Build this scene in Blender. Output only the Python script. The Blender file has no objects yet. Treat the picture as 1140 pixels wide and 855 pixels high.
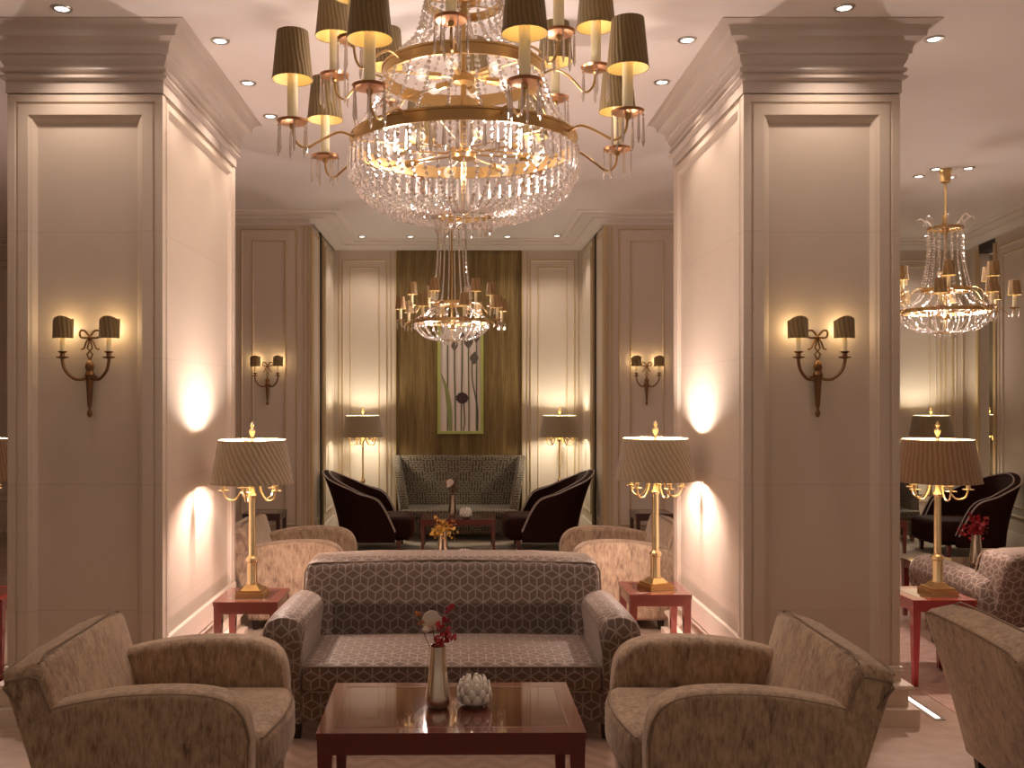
import bpy, math, random
from mathutils import Vector, Matrix
R = math.radians; PI = math.pi
random.seed(7)
SC = bpy.context.scene
COL = SC.collection
H = 1.6; CEIL = 3.39

# ------------------------------------------------------------------ mesh builder
class MB:
    def __init__(s): s.v=[]; s.f=[]; s.uv=[]; s.m=[]; s.mi=0
    def add(s, vs, fs, uvs=None, mi=None):
        o=len(s.v); s.v += [tuple(p) for p in vs]
        for k,f in enumerate(fs):
            s.f.append(tuple(i+o for i in f))
            s.uv.append(uvs[k] if uvs else None)
            s.m.append(s.mi if mi is None else (mi if isinstance(mi,int) else mi[k]))
        return s
    def box(s, x0,x1,y0,y1,z0,z1, mi=None):
        vs=[(x0,y0,z0),(x1,y0,z0),(x1,y1,z0),(x0,y1,z0),(x0,y0,z1),(x1,y0,z1),(x1,y1,z1),(x0,y1,z1)]
        return s.add(vs,[(3,2,1,0),(4,5,6,7),(0,1,5,4),(1,2,6,5),(2,3,7,6),(3,0,4,7)],None,mi)
    def frustum(s, cx,cy,z0,z1,w0,d0,w1,d1,dx=0,dy=0,mi=None):
        a=[(cx-w0/2,cy-d0/2,z0),(cx+w0/2,cy-d0/2,z0),(cx+w0/2,cy+d0/2,z0),(cx-w0/2,cy+d0/2,z0)]
        b=[(cx+dx-w1/2,cy+dy-d1/2,z1),(cx+dx+w1/2,cy+dy-d1/2,z1),(cx+dx+w1/2,cy+dy+d1/2,z1),(cx+dx-w1/2,cy+dy+d1/2,z1)]
        return s.add(a+b,[(3,2,1,0),(4,5,6,7),(0,1,5,4),(1,2,6,5),(2,3,7,6),(3,0,4,7)],None,mi)
    def lathe(s, prof, n=20, c=(0,0,0), mi=None, caps=True):
        cx,cy,cz=c; vs=[]; fs=[]; uv=[]
        L=[0]
        for i in range(1,len(prof)): L.append(L[-1]+math.hypot(prof[i][0]-prof[i-1][0],prof[i][1]-prof[i-1][1]))
        rm=max(p[0] for p in prof)
        for r,z in prof:
            for k in range(n):
                a=2*PI*k/n; vs.append((cx+r*math.cos(a),cy+r*math.sin(a),cz+z))
        for i in range(len(prof)-1):
            for k in range(n):
                k2=(k+1)%n
                fs.append((i*n+k,i*n+k2,(i+1)*n+k2,(i+1)*n+k))
                u0=2*PI*rm*k/n; u1=2*PI*rm*(k+1)/n
                uv.append([(u0,L[i]),(u1,L[i]),(u1,L[i+1]),(u0,L[i+1])])
        if caps:
            if prof[0][0]>1e-5: fs.append(tuple(range(n-1,-1,-1))); uv.append(None)
            if prof[-1][0]>1e-5: fs.append(tuple((len(prof)-1)*n+k for k in range(n))); uv.append(None)
        return s.add(vs,fs,uv,mi)
    def loft(s, secs, cap=True, closed_path=False, mi=None):
        n=len(secs[0]); vs=[p for q in secs for p in q]; fs=[]; uv=[]
        m=len(secs)
        V=[[Vector(p) for p in q] for q in secs]
        per=[0]
        mid=V[m//2]
        for k in range(n): per.append(per[-1]+(mid[(k+1)%n]-mid[k]).length)
        ln=[0]
        for i in range(1,m): 
            ln.append(ln[-1]+sum((V[i][k]-V[i-1][k]).length for k in range(n))/n)
        for i in range(m if closed_path else m-1):
            j=(i+1)%m
            for k in range(n):
                k2=(k+1)%n
                fs.append((i*n+k,i*n+k2,j*n+k2,j*n+k))
                l1=ln[j] if j>i else ln[i]+.05
                uv.append([(per[k],ln[i]),(per[k+1],ln[i]),(per[k+1],l1),(per[k],l1)])
        if cap and not closed_path:
            fs.append(tuple(range(n-1,-1,-1))); uv.append(None)
            fs.append(tuple((m-1)*n+k for k in range(n))); uv.append(None)
        return s.add(vs,fs,uv,mi)
    def tube(s, pts, r, n=8, mi=None, cap=True, closed=False):
        P=[Vector(p) for p in pts]; secs=[]; up=Vector((0,0,1)); prev=None
        for i,p in enumerate(P):
            if closed: t=(P[(i+1)%len(P)]-P[i-1])
            else: t=(P[min(i+1,len(P)-1)]-P[max(i-1,0)])
            if t.length<1e-9: t=Vector((0,0,1))
            t.normalize()
            if prev is None:
                a=Vector((0,0,1)) if abs(t.z)<.9 else Vector((1,0,0)); nn=t.cross(a).normalized()
            else:
                nn=(prev-t*prev.dot(t)); nn = nn.normalized() if nn.length>1e-6 else t.orthogonal().normalized()
            prev=nn; b=t.cross(nn)
            rr=r[i] if isinstance(r,(list,tuple)) else r
            secs.append([p+nn*rr*math.cos(2*PI*k/n)+b*rr*math.sin(2*PI*k/n) for k in range(n)])
        return s.loft(secs,cap,closed,mi)
    def ball(s, c, r, n=10, m=7, sz=1, mi=None):
        prof=[(r*math.sin(PI*i/m)+1e-6, -r*sz*math.cos(PI*i/m)) for i in range(m+1)]
        return s.lathe(prof,n,c,mi,False)
    def slab(s, outline, a0, a1, r=.03, seg=4, axis='y', mi=None, fn=None):
        # outline in (x,z) extruded along y (axis y) or outline (y,z) along x (axis x), rounded edges
        n=len(outline); P=[Vector((p[0],p[1])) for p in outline]
        area=sum(P[i].x*P[(i+1)%n].y-P[(i+1)%n].x*P[i].y for i in range(n))
        sg=1 if area>0 else -1
        N=[]
        for i in range(n):
            d1=(P[i]-P[i-1]).normalized(); d2=(P[(i+1)%n]-P[i]).normalized()
            n1=Vector((d1.y,-d1.x))*sg; n2=Vector((d2.y,-d2.x))*sg
            b=(n1+n2); b = b.normalized() if b.length>1e-6 else n1
            N.append(b/max(.5,b.dot(n1)))
        st=[]
        for i in range(seg+1):
            a=PI/2*i/seg; st.append((a0+r*(1-math.sin(a)) if False else a0+r*(1-math.sin(a)), r*(1-math.cos(a)) ))
        # st: at a=0 -> depth r, inset 0 ; at a=90 -> depth 0, inset r
        lo=[(a0+r*(1-math.sin(PI/2*i/seg)), r*(1-math.cos(PI/2*i/seg))) for i in range(seg,-1,-1)]
        hi=[(a1-r*(1-math.sin(PI/2*i/seg)), r*(1-math.cos(PI/2*i/seg))) for i in range(0,seg+1)]
        mids=[(a0+r+(a1-a0-2*r)*k/4,0) for k in range(1,4)]
        secs=[]
        for a,ins in lo+mids+hi:
            q=[]
            for i in range(n):
                w=P[i]-N[i]*ins
                p=Vector((w.x,a,w.y)) if axis=='y' else Vector((a,w.x,w.y))
                q.append(fn(p) if fn else p)
            secs.append(q)
        return s.loft(secs,True,False,mi)
    def rbox(s, x0,x1,y0,y1,z0,z1, r=.03, k=3, m=6, fn=None, mi=None):
        lo=Vector((x0,y0,z0)); hi=Vector((x1,y1,z1)); r=min(r,*[(hi[i]-lo[i])/2*.98 for i in range(3)])
        def ax(a,b):
            t=[a+r*(1-math.cos(PI/4*0))+ (r)*i/k for i in range(k)]
            c=[a+r+(b-a-2*r)*i/m for i in range(m+1)]
            e=[b-r+r*i/k for i in range(1,k+1)]
            return t+c+e
        A=[ax(lo[i],hi[i]) for i in range(3)]
        idx={}; vs=[]; fs=[]; uv=[]
        def vert(p):
            key=tuple(round(c,5) for c in p)
            if key in idx: return idx[key]
            q=Vector([min(max(p[i],lo[i]+r),hi[i]-r) for i in range(3)])
            d=Vector(p)-q
            # cube->sphere like mapping
            if d.length>1e-9:
                d=d.normalized()*r
            w=q+d
            if fn: w=fn(w)
            idx[key]=len(vs); vs.append(w); return idx[key]
        for a in range(3):
            u,v=[(1,2),(0,2),(0,1)][a]
            for side in (0,1):
                c=lo[a] if side==0 else hi[a]
                for i in range(len(A[u])-1):
                    for j in range(len(A[v])-1):
                        q=[]
                        uvq=[]
                        for (ii,jj) in ((i,j),(i+1,j),(i+1,j+1),(i,j+1)):
                            p=[0,0,0]; p[a]=c; p[u]=A[u][ii]; p[v]=A[v][jj]
                            q.append(vert(p)); uvq.append((p[u],p[v]+ (hi[1]-p[1])*0))
                        flip=(side==0) != (a==1)
                        if flip: q=q[::-1]; uvq=uvq[::-1]
                        fs.append(tuple(q)); uv.append(uvq)
        return s.add(vs,fs,uv,mi)
    def panel(s, O,U,V,w,h,rings,fill=0):
        # nested rectangular rings; O lower-left corner, U,V unit vectors, N=UxV outward
        O=Vector(O);U=Vector(U);V=Vector(V);N=U.cross(V)
        def rect(i,d):
            if not isinstance(i,(tuple,list)): i=(i,i,i,i)
            l,rr,b,t=i
            return [O+U*l+V*b+N*d, O+U*(w-rr)+V*b+N*d, O+U*(w-rr)+V*(h-t)+N*d, O+U*l+V*(h-t)+N*d]
        vs=rect(0,0); fs=[]; ms=[]; c=0
        for (i,d,m) in rings:
            vs+=rect(i,d)
            for k in range(4): fs.append((c+k,c+(k+1)%4,c+4+(k+1)%4,c+4+k)); ms.append(m)
            c+=4
        fs.append((c,c+1,c+2,c+3)); ms.append(fill)
        return s.add(vs,fs,None,ms)
    def mould(s, path, prof, closed=False, mi=None):
        # sweep (d,z) profile along 2-D path, d measured to the left of travel
        P=[Vector(p) for p in path]; n=len(P); vs=[]; fs=[]
        for i in range(n):
            if closed or 0<i<n-1:
                d1=(P[i]-P[i-1]).normalized(); d2=(P[(i+1)%n]-P[i]).normalized()
            elif i==0: d1=d2=(P[1]-P[0]).normalized()
            else: d1=d2=(P[i]-P[i-1]).normalized()
            n1=Vector((-d1.y,d1.x)); n2=Vector((-d2.y,d2.x)); b=(n1+n2).normalized(); b=b/max(.3,b.dot(n1))
            for d,z in prof: vs.append((P[i].x+b.x*d,P[i].y+b.y*d,z))
        m=len(prof)
        for i in range(n if closed else n-1):
            j=(i+1)%n
            for k in range(m-1): fs.append((i*m+k,j*m+k,j*m+k+1,i*m+k+1))
        return s.add(vs,fs,None,mi)
    def build(s, name, mats, parent=None, smooth=40, flat=False, boxuv=True):
        me=bpy.data.meshes.new(name); me.from_pydata(s.v,[],s.f)
        if not isinstance(mats,(list,tuple)): mats=[mats]
        for m in mats: me.materials.append(m)
        me.polygons.foreach_set('material_index',s.m)
        ul=me.uv_layers.new(name='UVMap')
        for p in me.polygons:
            u=s.uv[p.index]
            if u:
                for li,c in zip(p.loop_indices,u): ul.data[li].uv=c
            else:
                nn=p.normal; a=max(range(3),key=lambda i:abs(nn[i]))
                x,y=[(1,2),(0,2),(0,1)][a]
                for li in p.loop_indices:
                    co=me.vertices[me.loops[li].vertex_index].co; ul.data[li].uv=(co[x],co[y])
        me.validate()
        if not flat:
            me.polygons.foreach_set('use_smooth',[True]*len(me.polygons))
            me.set_sharp_from_angle(angle=R(smooth))
        o=bpy.data.objects.new(name,me); COL.objects.link(o)
        if parent: o.parent=parent
        return o

def tag(o,label=None,cat=None,group=None,kind=None):
    if label: o['label']=label
    if cat: o['category']=cat
    if group: o['group']=group
    if kind: o['kind']=kind
    return o
def thing(name,label,cat,loc=(0,0,0),rz=0,group=None):
    o=bpy.data.objects.new(name,None); COL.objects.link(o); o.empty_display_size=.05
    o.location=loc; o.rotation_euler=(0,0,rz); return tag(o,label,cat,group)
def light(parent,loc,power,color,rad=.03,kind='POINT',name='bulb_light',spot=None,rot=None):
    l=bpy.data.lights.new(name,kind); l.energy=power; l.color=color
    l.shadow_soft_size=rad
    if kind=='SPOT': l.spot_size=spot[0]; l.spot_blend=spot[1]
    o=bpy.data.objects.new(name,l); COL.objects.link(o); o.location=loc; o.parent=parent
    if rot: o.rotation_euler=rot
    return o
KIDS={}
def children(o):
    return [c for c in bpy.data.objects if c.parent==o]
def copy_tree(o,parent=None,kids=None):
    if kids is None:
        kids={}
        for c in bpy.data.objects:
            if c.parent: kids.setdefault(c.parent.name,[]).append(c)
    c=o.copy(); COL.objects.link(c)
    if parent: c.parent=parent
    for ch in kids.get(o.name,[]): copy_tree(ch,c,kids)
    return c
def place(o,loc,rz,label,group=None):
    c=copy_tree(o); c.location=loc; c.rotation_euler=(0,0,rz); c['label']=label
    if group: c['group']=group
    return c

# ------------------------------------------------------------------ materials
class NT:
    def __init__(s,name):
        s.mat=bpy.data.materials.new(name); s.mat.use_nodes=True; s.t=s.mat.node_tree; s.t.nodes.clear()
        s.out=s.n('ShaderNodeOutputMaterial'); s.p=s.n('ShaderNodeBsdfPrincipled'); s.l(s.p.outputs[0],s.out.inputs[0])
    def n(s,t): return s.t.nodes.new(t)
    def l(s,a,b): s.t.links.new(a,b)
    def setin(s,sock,v):
        if isinstance(v,bpy.types.NodeSocket): s.l(v,sock)
        else: sock.default_value=v
    def m(s,op,a,b=0.0,c=None):
        x=s.n('ShaderNodeMath'); x.operation=op; s.setin(x.inputs[0],a); s.setin(x.inputs[1],b)
        if c is not None: s.setin(x.inputs[2],c)
        return x.outputs[0]
    def coord(s,kind='Object',scale=(1,1,1),rot=(0,0,0)):
        c=s.n('ShaderNodeTexCoord'); mp=s.n('ShaderNodeMapping'); s.l(c.outputs[kind],mp.inputs[0])
        mp.inputs['Scale'].default_value=scale; mp.inputs['Rotation'].default_value=rot; return mp.outputs[0]
    def noise(s,vec,scale=5,detail=4,rough=.55):
        x=s.n('ShaderNodeTexNoise'); s.l(vec,x.inputs['Vector']); x.inputs['Scale'].default_value=scale
        x.inputs['Detail'].default_value=detail; x.inputs['Roughness'].default_value=rough; return x.outputs['Fac']
    def ramp(s,f,stops):
        x=s.n('ShaderNodeValToRGB'); s.l(f,x.inputs[0]); e=x.color_ramp.elements
        while len(e)<len(stops): e.new(.5)
        for k,(p,c) in enumerate(stops): e[k].position=p; e[k].color=(*c,1)
        return x.outputs[0]
    def mix(s,f,a,b):
        x=s.n('ShaderNodeMix'); x.data_type='RGBA'; s.setin(x.inputs[0],f)
        s.setin(x.inputs[6],(*a,1) if isinstance(a,tuple) else a); s.setin(x.inputs[7],(*b,1) if isinstance(b,tuple) else b)
        return x.outputs[2]
    def bump(s,h,st=.3,dist=.01):
        x=s.n('ShaderNodeBump'); s.l(h,x.inputs['Height']); x.inputs['Strength'].default_value=st; x.inputs['Distance'].default_value=dist
        s.l(x.outputs[0],s.p.inputs['Normal'])
    def set(s,**k):
        nm={'col':'Base Color','rough':'Roughness','metal':'Metallic','sheen':'Sheen Weight','sr':'Sheen Roughness','tint':'Sheen Tint','coat':'Coat Weight','cr':'Coat Roughness','trans':'Transmission Weight','ior':'IOR','em':'Emission Color','es':'Emission Strength','spec':'Specular IOR Level','sub':'Subsurface Weight'}
        for a,v in k.items():
            if isinstance(v,tuple) and len(v)==3: v=(*v,1)
            s.setin(s.p.inputs[nm[a]],v)
        return s
def simple(name,col,rough=.5,**k):
    t=NT(name); t.set(col=col,rough=rough,**k); return t.mat
def plaster(name,col,rough=.5,spec=.3,marb=.06):
    t=NT(name); n=t.noise(t.coord('Object',(1,1,.5)),2.2,5,.6)
    c=t.mix(t.m('MULTIPLY',n,1.0),tuple(x*(1-marb) for x in col),tuple(min(1,x*(1+marb)) for x in col))
    t.set(col=c,rough=rough,spec=spec); return t.mat
M={}
M['wall']=plaster('cream_paint',(.70,.60,.50),.42)
M['wall2']=plaster('alcove_paint',(.66,.57,.475),.42)
M['stone']=None
def stone():
    t=NT('pillar_stone'); co=t.coord('Object')
    n=t.noise(co,1.6,6,.6)
    c=t.mix(n,(.62,.52,.43),(.72,.62,.52))
    sx=t.n('ShaderNodeSeparateXYZ'); t.l(co,sx.inputs[0])
    z=t.m('FRACT',t.m('DIVIDE',t.m('ADD',sx.outputs[2],.08),.62))
    ln=t.m('LESS_THAN',z,.005)
    c=t.mix(t.m('MULTIPLY',ln,.35),c,(.35,.28,.22))
    t.set(col=c,rough=.45,spec=.3); return t.mat
M['stone']=stone()
M['crown']=simple('crown_paint',(.58,.50,.44),.3,spec=.5)
M['gold_line']=simple('gilded_trim',(.58,.44,.25),.45,metal=.15)
M['ceiling']=plaster('ceiling_paint',(.86,.80,.765),.6,.2,.02)
M['cornice']=simple('cornice_paint',(.80,.73,.67),.45)
M['dark']=simple('dark_gap',(.03,.022,.016),.7)
M['brass']=simple('brass',(.62,.42,.19),.3,metal=1)
M['brass_pale']=simple('polished_pale_brass',(.86,.68,.40),.22,metal=1)
M['brass_aged']=simple('aged_brass',(.24,.13,.06),.42,metal=.85)
M['copper']=simple('coppery_brass',(.72,.40,.22),.3,metal=1)  # redder metal tone for the drip pans
M['candle']=simple('ivory_candle_sleeve',(.86,.75,.50),.5,em=(1,.72,.35),es=.06)  # faint emission paints bulb glow onto the sleeve
M['bulbS']=simple('lit_candle_bulb',(1,.9,.7),.4,em=(1,.74,.38),es=14)
M['bulbD']=simple('dim_candle_bulb',(1,.9,.7),.4,em=(1,.74,.38),es=3)
M['bulb']=simple('lit_round_bulb',(1,.95,.85),.3,em=(1,.92,.80),es=2.2)
M['led']=simple('downlight_lens',(1,1,1),.4,em=(1,.9,.8),es=6)
M['chrome']=simple('satin_nickel',(.6,.58,.55),.3,metal=1)
def crystal():
    t=NT('cut_crystal'); t.set(col=(1,.97,.94),rough=.0,trans=1,ior=1.55)
    tr=t.n('ShaderNodeBsdfTransparent'); tr.inputs[0].default_value=(1,.97,.94,1)
    gl=t.n('ShaderNodeBsdfGlossy'); gl.inputs['Color'].default_value=(1,.95,.9,1); gl.inputs['Roughness'].default_value=.12
    m1=t.n('ShaderNodeMixShader'); m1.inputs[0].default_value=.38; t.l(t.p.outputs[0],m1.inputs[1]); t.l(tr.outputs[0],m1.inputs[2])
    m2=t.n('ShaderNodeMixShader'); m2.inputs[0].default_value=.30; t.l(m1.outputs[0],m2.inputs[1]); t.l(gl.outputs[0],m2.inputs[2])
    df=t.n('ShaderNodeBsdfDiffuse'); df.inputs[0].default_value=(.80,.70,.64,1); m3=t.n('ShaderNodeMixShader'); m3.inputs[0].default_value=.16
    t.l(m2.outputs[0],m3.inputs[1]); t.l(df.outputs[0],m3.inputs[2]); t.l(m3.outputs[0],t.out.inputs[0]); return t.mat
M['crystal']=crystal()
def bulb_glass():
    t=NT('clear_bulb_glass'); t.set(col=(1,.97,.93),rough=.02,trans=1,ior=1.2)
    tr=t.n('ShaderNodeBsdfTransparent'); m1=t.n('ShaderNodeMixShader'); m1.inputs[0].default_value=.75
    t.l(t.p.outputs[0],m1.inputs[1]); t.l(tr.outputs[0],m1.inputs[2])
    e=t.n('ShaderNodeEmission'); e.inputs[0].default_value=(1,.9,.75,1); e.inputs[1].default_value=.2
    a=t.n('ShaderNodeAddShader'); t.l(m1.outputs[0],a.inputs[0]); t.l(e.outputs[0],a.inputs[1]); t.l(a.outputs[0],t.out.inputs[0]); return t.mat
M['bulb_glass']=bulb_glass()
def shade(name,c1,c2,slant,freq=95.,trans=.12):
    t=NT(name); uv=t.coord('UV'); sx=t.n('ShaderNodeSeparateXYZ'); t.l(uv,sx.inputs[0])
    nz=t.noise(uv,14,3)
    u=t.m('ADD',t.m('MULTIPLY',sx.outputs[0],freq),t.m('MULTIPLY',sx.outputs[1],freq*slant))
    u=t.m('ADD',u,t.m('MULTIPLY',nz,5.0))
    w=t.m('MULTIPLY_ADD',t.m('SINE',u),.5,.5)
    c=t.mix(w,c1,c2); t.set(col=c,rough=.8,sheen=.4)
    t.bump(w,.5,.008)
    tl=t.n('ShaderNodeBsdfTranslucent'); t.l(c,tl.inputs[0]); mx=t.n('ShaderNodeMixShader'); mx.inputs[0].default_value=trans
    t.l(t.p.outputs[0],mx.inputs[1]); t.l(tl.outputs[0],mx.inputs[2]); t.l(mx.outputs[0],t.out.inputs[0]); return t.mat
M['shade_big']=shade('taupe_pleated_silk',(.34,.255,.155),(.46,.35,.22),.6,190.,.2)
M['shade_small']=shade('olive_pleated_silk',(.36,.27,.13),(.50,.385,.20),.12,320.,.5)
M['shade_tan']=shade('tan_pleated_silk',(.46,.31,.14),(.60,.42,.22),.1,170.,.4)
M['shade_tanbig']=shade('tan_straight_pleated_silk',(.38,.23,.12),(.54,.36,.20),.05,220.,.2)
M['lining']=simple('cream_shade_lining',(.88,.74,.42),.6,em=(1,.7,.3),es=.0)
def velvet_chair():
    t=NT('mottled_brown_velvet'); a=t.noise(t.coord('Object',(16,16,4.5)),4.2,7,.78)
    b=t.noise(t.coord('Object',(1,1,1)),3.5,2)
    g=t.noise(t.coord('Object',(90,90,6)),3,2)
    h2=t.noise(t.coord('Object',(1,1,.6)),22,3,.6)
    f=t.m('ADD',t.m('MULTIPLY',a,.46),t.m('ADD',t.m('MULTIPLY',b,.14),t.m('ADD',t.m('MULTIPLY',h2,.24),t.m('MULTIPLY',g,.16))))
    c=t.ramp(f,[(.38,(.11,.065,.04)),(.45,(.28,.19,.13)),(.54,(.47,.34,.225)),(.66,(.56,.43,.30))])
    t.set(col=c,rough=.7,sheen=.8,sr=.35,tint=(1,.86,.74)); t.bump(g,.35,.004); return t.mat
M['velvet']=velvet_chair()
M['piping']=simple('taupe_piping',(.24,.17,.12),.7)
def hexfab():
    t=NT('cube_pattern_velvet'); uv=t.coord('UV',(1/.081,1/.081,1)); sx=t.n('ShaderNodeSeparateXYZ'); t.l(uv,sx.inputs[0])
    X,Y=sx.outputs[0],sx.outputs[1]; S=1.7320508
    def cell(ox,oy):
        x=t.m('SUBTRACT',t.m('FRACT',t.m('ADD',X,ox)),.5)
        y=t.m('MULTIPLY',t.m('SUBTRACT',t.m('FRACT',t.m('DIVIDE',t.m('ADD',Y,oy),S)),.5),S)
        return x,y
    ax,ay=cell(0.,0.); bx,by=cell(.5,S/2)
    da=t.m('ADD',t.m('MULTIPLY',ax,ax),t.m('MULTIPLY',ay,ay)); db=t.m('ADD',t.m('MULTIPLY',bx,bx),t.m('MULTIPLY',by,by))
    k=t.m('LESS_THAN',da,db); ik=t.m('SUBTRACT',1.,k)
    x=t.m('ADD',t.m('MULTIPLY',ax,k),t.m('MULTIPLY',bx,ik)); y=t.m('ADD',t.m('MULTIPLY',ay,k),t.m('MULTIPLY',by,ik))
    axx=t.m('ABSOLUTE',x); ayy=t.m('ABSOLUTE',y)
    d=t.m('MAXIMUM',axx,t.m('ADD',t.m('MULTIPLY',axx,.5),t.m('MULTIPLY',ayy,.8660254)))
    e1=t.m('GREATER_THAN',d,.46)
    lw=.042
    s1=t.m('MULTIPLY',t.m('LESS_THAN',axx,lw),t.m('LESS_THAN',y,0.))
    s2=t.m('MULTIPLY',t.m('LESS_THAN',t.m('ABSOLUTE',t.m('SUBTRACT',t.m('MULTIPLY',axx,.5),t.m('MULTIPLY',y,.8660254))),lw),t.m('GREATER_THAN',y,0.))
    ln=t.m('MAXIMUM',e1,t.m('MAXIMUM',s1,s2))
    nz=t.noise(t.coord('Object'),60,2)
    fill=t.mix(nz,(.10,.062,.047),(.165,.112,.088))
    c=t.mix(ln,fill,(.31,.245,.21))
    t.set(col=c,rough=.6,sheen=t.m('SUBTRACT',.6,t.m('MULTIPLY',ln,.3)),sr=.3,tint=(1,.86,.76)); t.bump(t.m('SUBTRACT',1.,ln),.5,.003); return t.mat
M['hex']=hexfab()
def fret():
    t=NT('fret_pattern_fabric'); uv=t.coord('UV',(1,1,1)); b=t.n('ShaderNodeTexBrick'); t.l(uv,b.inputs['Vector'])
    b.inputs['Scale'].default_value=1; b.inputs['Brick Width'].default_value=.05; b.inputs['Row Height'].default_value=.026
    b.inputs['Mortar Size'].default_value=.006; b.offset=.5
    uv2=t.coord('UV',(1,1,1),(0,0,PI/2)); b2=t.n('ShaderNodeTexBrick'); t.l(uv2,b2.inputs['Vector'])
    b2.inputs['Scale'].default_value=1; b2.inputs['Brick Width'].default_value=.11; b2.inputs['Row Height'].default_value=.03
    b2.inputs['Mortar Size'].default_value=.006
    ch=t.n('ShaderNodeTexChecker'); t.l(uv,ch.inputs[0]); ch.inputs['Scale'].default_value=1/.12
    f=t.mix(ch.outputs['Fac'],b.outputs['Fac'],b2.outputs['Fac'])
    c=t.mix(f,(.05,.037,.02),(.185,.15,.105)); t.set(col=c,rough=.8,sheen=.15); return t.mat
M['fret']=fret()
M['brownvel']=simple('dark_brown_velvet',(.020,.0045,.003),.8,spec=.12,sheen=.12,sr=.25,tint=(.9,.25,.12))
M['palepipe']=simple('pale_contrast_piping',(.42,.34,.30),.6)
M['redwood']=simple('red_brown_lacquer',(.13,.018,.013),.16,coat=1,cr=.04)
M['redtop']=simple('glossy_red_brown_top',(.10,.022,.014),.08,coat=1,cr=.02,spec=.8)
M['redmid']=simple('muted_red_lacquer',(.20,.05,.038),.2,coat=.8,cr=.06)
M['redbright']=simple('bright_red_lacquer',(.24,.016,.016),.2,coat=.8,cr=.06)
M['darkwood']=simple('dark_wood',(.05,.016,.01),.25,coat=.6)
M['footwood']=simple('black_wood_foot',(.02,.012,.008),.35)
M['silver']=simple('silver_metal',(.72,.63,.52),.18,metal=1)
M['porcelain']=simple('white_porcelain',(.86,.80,.72),.28,coat=.5)
M['redleaf']=simple('red_leaf',(.42,.02,.03),.6); M['orangeleaf']=simple('orange_leaf',(.52,.16,.03),.6)
M['yellowleaf']=simple('yellow_leaf',(.60,.34,.06),.6)
M['petal']=simple('white_seed_disc',(.85,.76,.66),.5); M['stem']=simple('brown_stem',(.16,.07,.04),.7)
def goldwall():
    t=NT('bronze_streaked_wallcovering'); a=t.noise(t.coord('Object',(60,60,1.3)),2,6,.72); b=t.noise(t.coord('Object',(6,6,.35)),2,3,.5)
    f=t.m('ADD',t.m('MULTIPLY',a,.7),t.m('MULTIPLY',b,.35))
    c=t.ramp(f,[(.36,(.09,.055,.018)),(.52,(.20,.135,.05)),(.68,(.36,.27,.11))])
    t.set(col=c,rough=.42,metal=.35); t.bump(a,.5,.01); return t.mat
M['goldwall']=goldwall()
def floor_m():
    t=NT('polished_stone_floor'); co=t.coord('Object',(1,1,1),(0,0,R(45))); br=t.n('ShaderNodeTexBrick'); t.l(co,br.inputs['Vector'])
    br.inputs['Scale'].default_value=1; br.inputs['Brick Width'].default_value=.6; br.inputs['Row Height'].default_value=.6; br.inputs['Mortar Size'].default_value=.004; br.offset=0
    n=t.noise(t.coord('Object'),1.8,7,.62); n2=t.noise(t.coord('Object',(1,3,1),(0,0,R(30))),5,5,.7)
    c=t.ramp(t.m('ADD',t.m('MULTIPLY',n,.6),t.m('MULTIPLY',n2,.4)),[(.38,(.38,.26,.20)),(.52,(.50,.37,.29)),(.66,(.62,.49,.40))])
    c=t.mix(t.m('MULTIPLY',br.outputs['Fac'],.5),c,(.55,.46,.38)); t.set(col=c,rough=.28,spec=.4); return t.mat
M['floor']=floor_m()
def carpet(name,c1,c2,k=.11):
    t=NT(name); co=t.coord('Object'); sx=t.n('ShaderNodeSeparateXYZ'); t.l(co,sx.inputs[0])
    zig=t.m('ABSOLUTE',t.m('SUBTRACT',t.m('FRACT',t.m('DIVIDE',sx.outputs[0],k*2)),.5))
    w=t.m('FRACT',t.m('ADD',t.m('DIVIDE',sx.outputs[1],k),t.m('MULTIPLY',zig,2.)))
    b=t.m('GREATER_THAN',w,.5); n=t.noise(co,90,3); f=t.m('ADD',t.m('MULTIPLY',b,.45),t.m('MULTIPLY',n,.55))
    c=t.mix(f,c1,c2); t.set(col=c,rough=.95,sheen=.4); t.bump(n,.4,.004); return t.mat
M['carpet_c']=carpet('brown_chevron_carpet',(.20,.11,.07),(.34,.21,.145))
M['carpet_r']=carpet('rose_chevron_carpet',(.42,.25,.20),(.56,.37,.30))
M['carpet_b']=carpet('beige_carpet',(.44,.36,.27),(.56,.47,.36))
M['art_bg']=simple('print_paper',(.72,.62,.55),.5); M['art_bar']=simple('print_pale_stripe',(.80,.70,.64),.5)
M['art_stem']=simple('print_green_stem',(.13,.14,.07),.6); M['art_leaf']=simple('print_leaf_green',(.28,.32,.12),.6)
M['art_dark']=simple('print_dark_bloom',(.05,.02,.03),.6); M['art_bud']=simple('print_grey_bud',(.12,.10,.08),.6)
M['lime']=simple('lime_green_frame',(.45,.50,.12),.4)
M['mirror']=simple('mirror_space_paint',(.34,.28,.20),.5)

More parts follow.
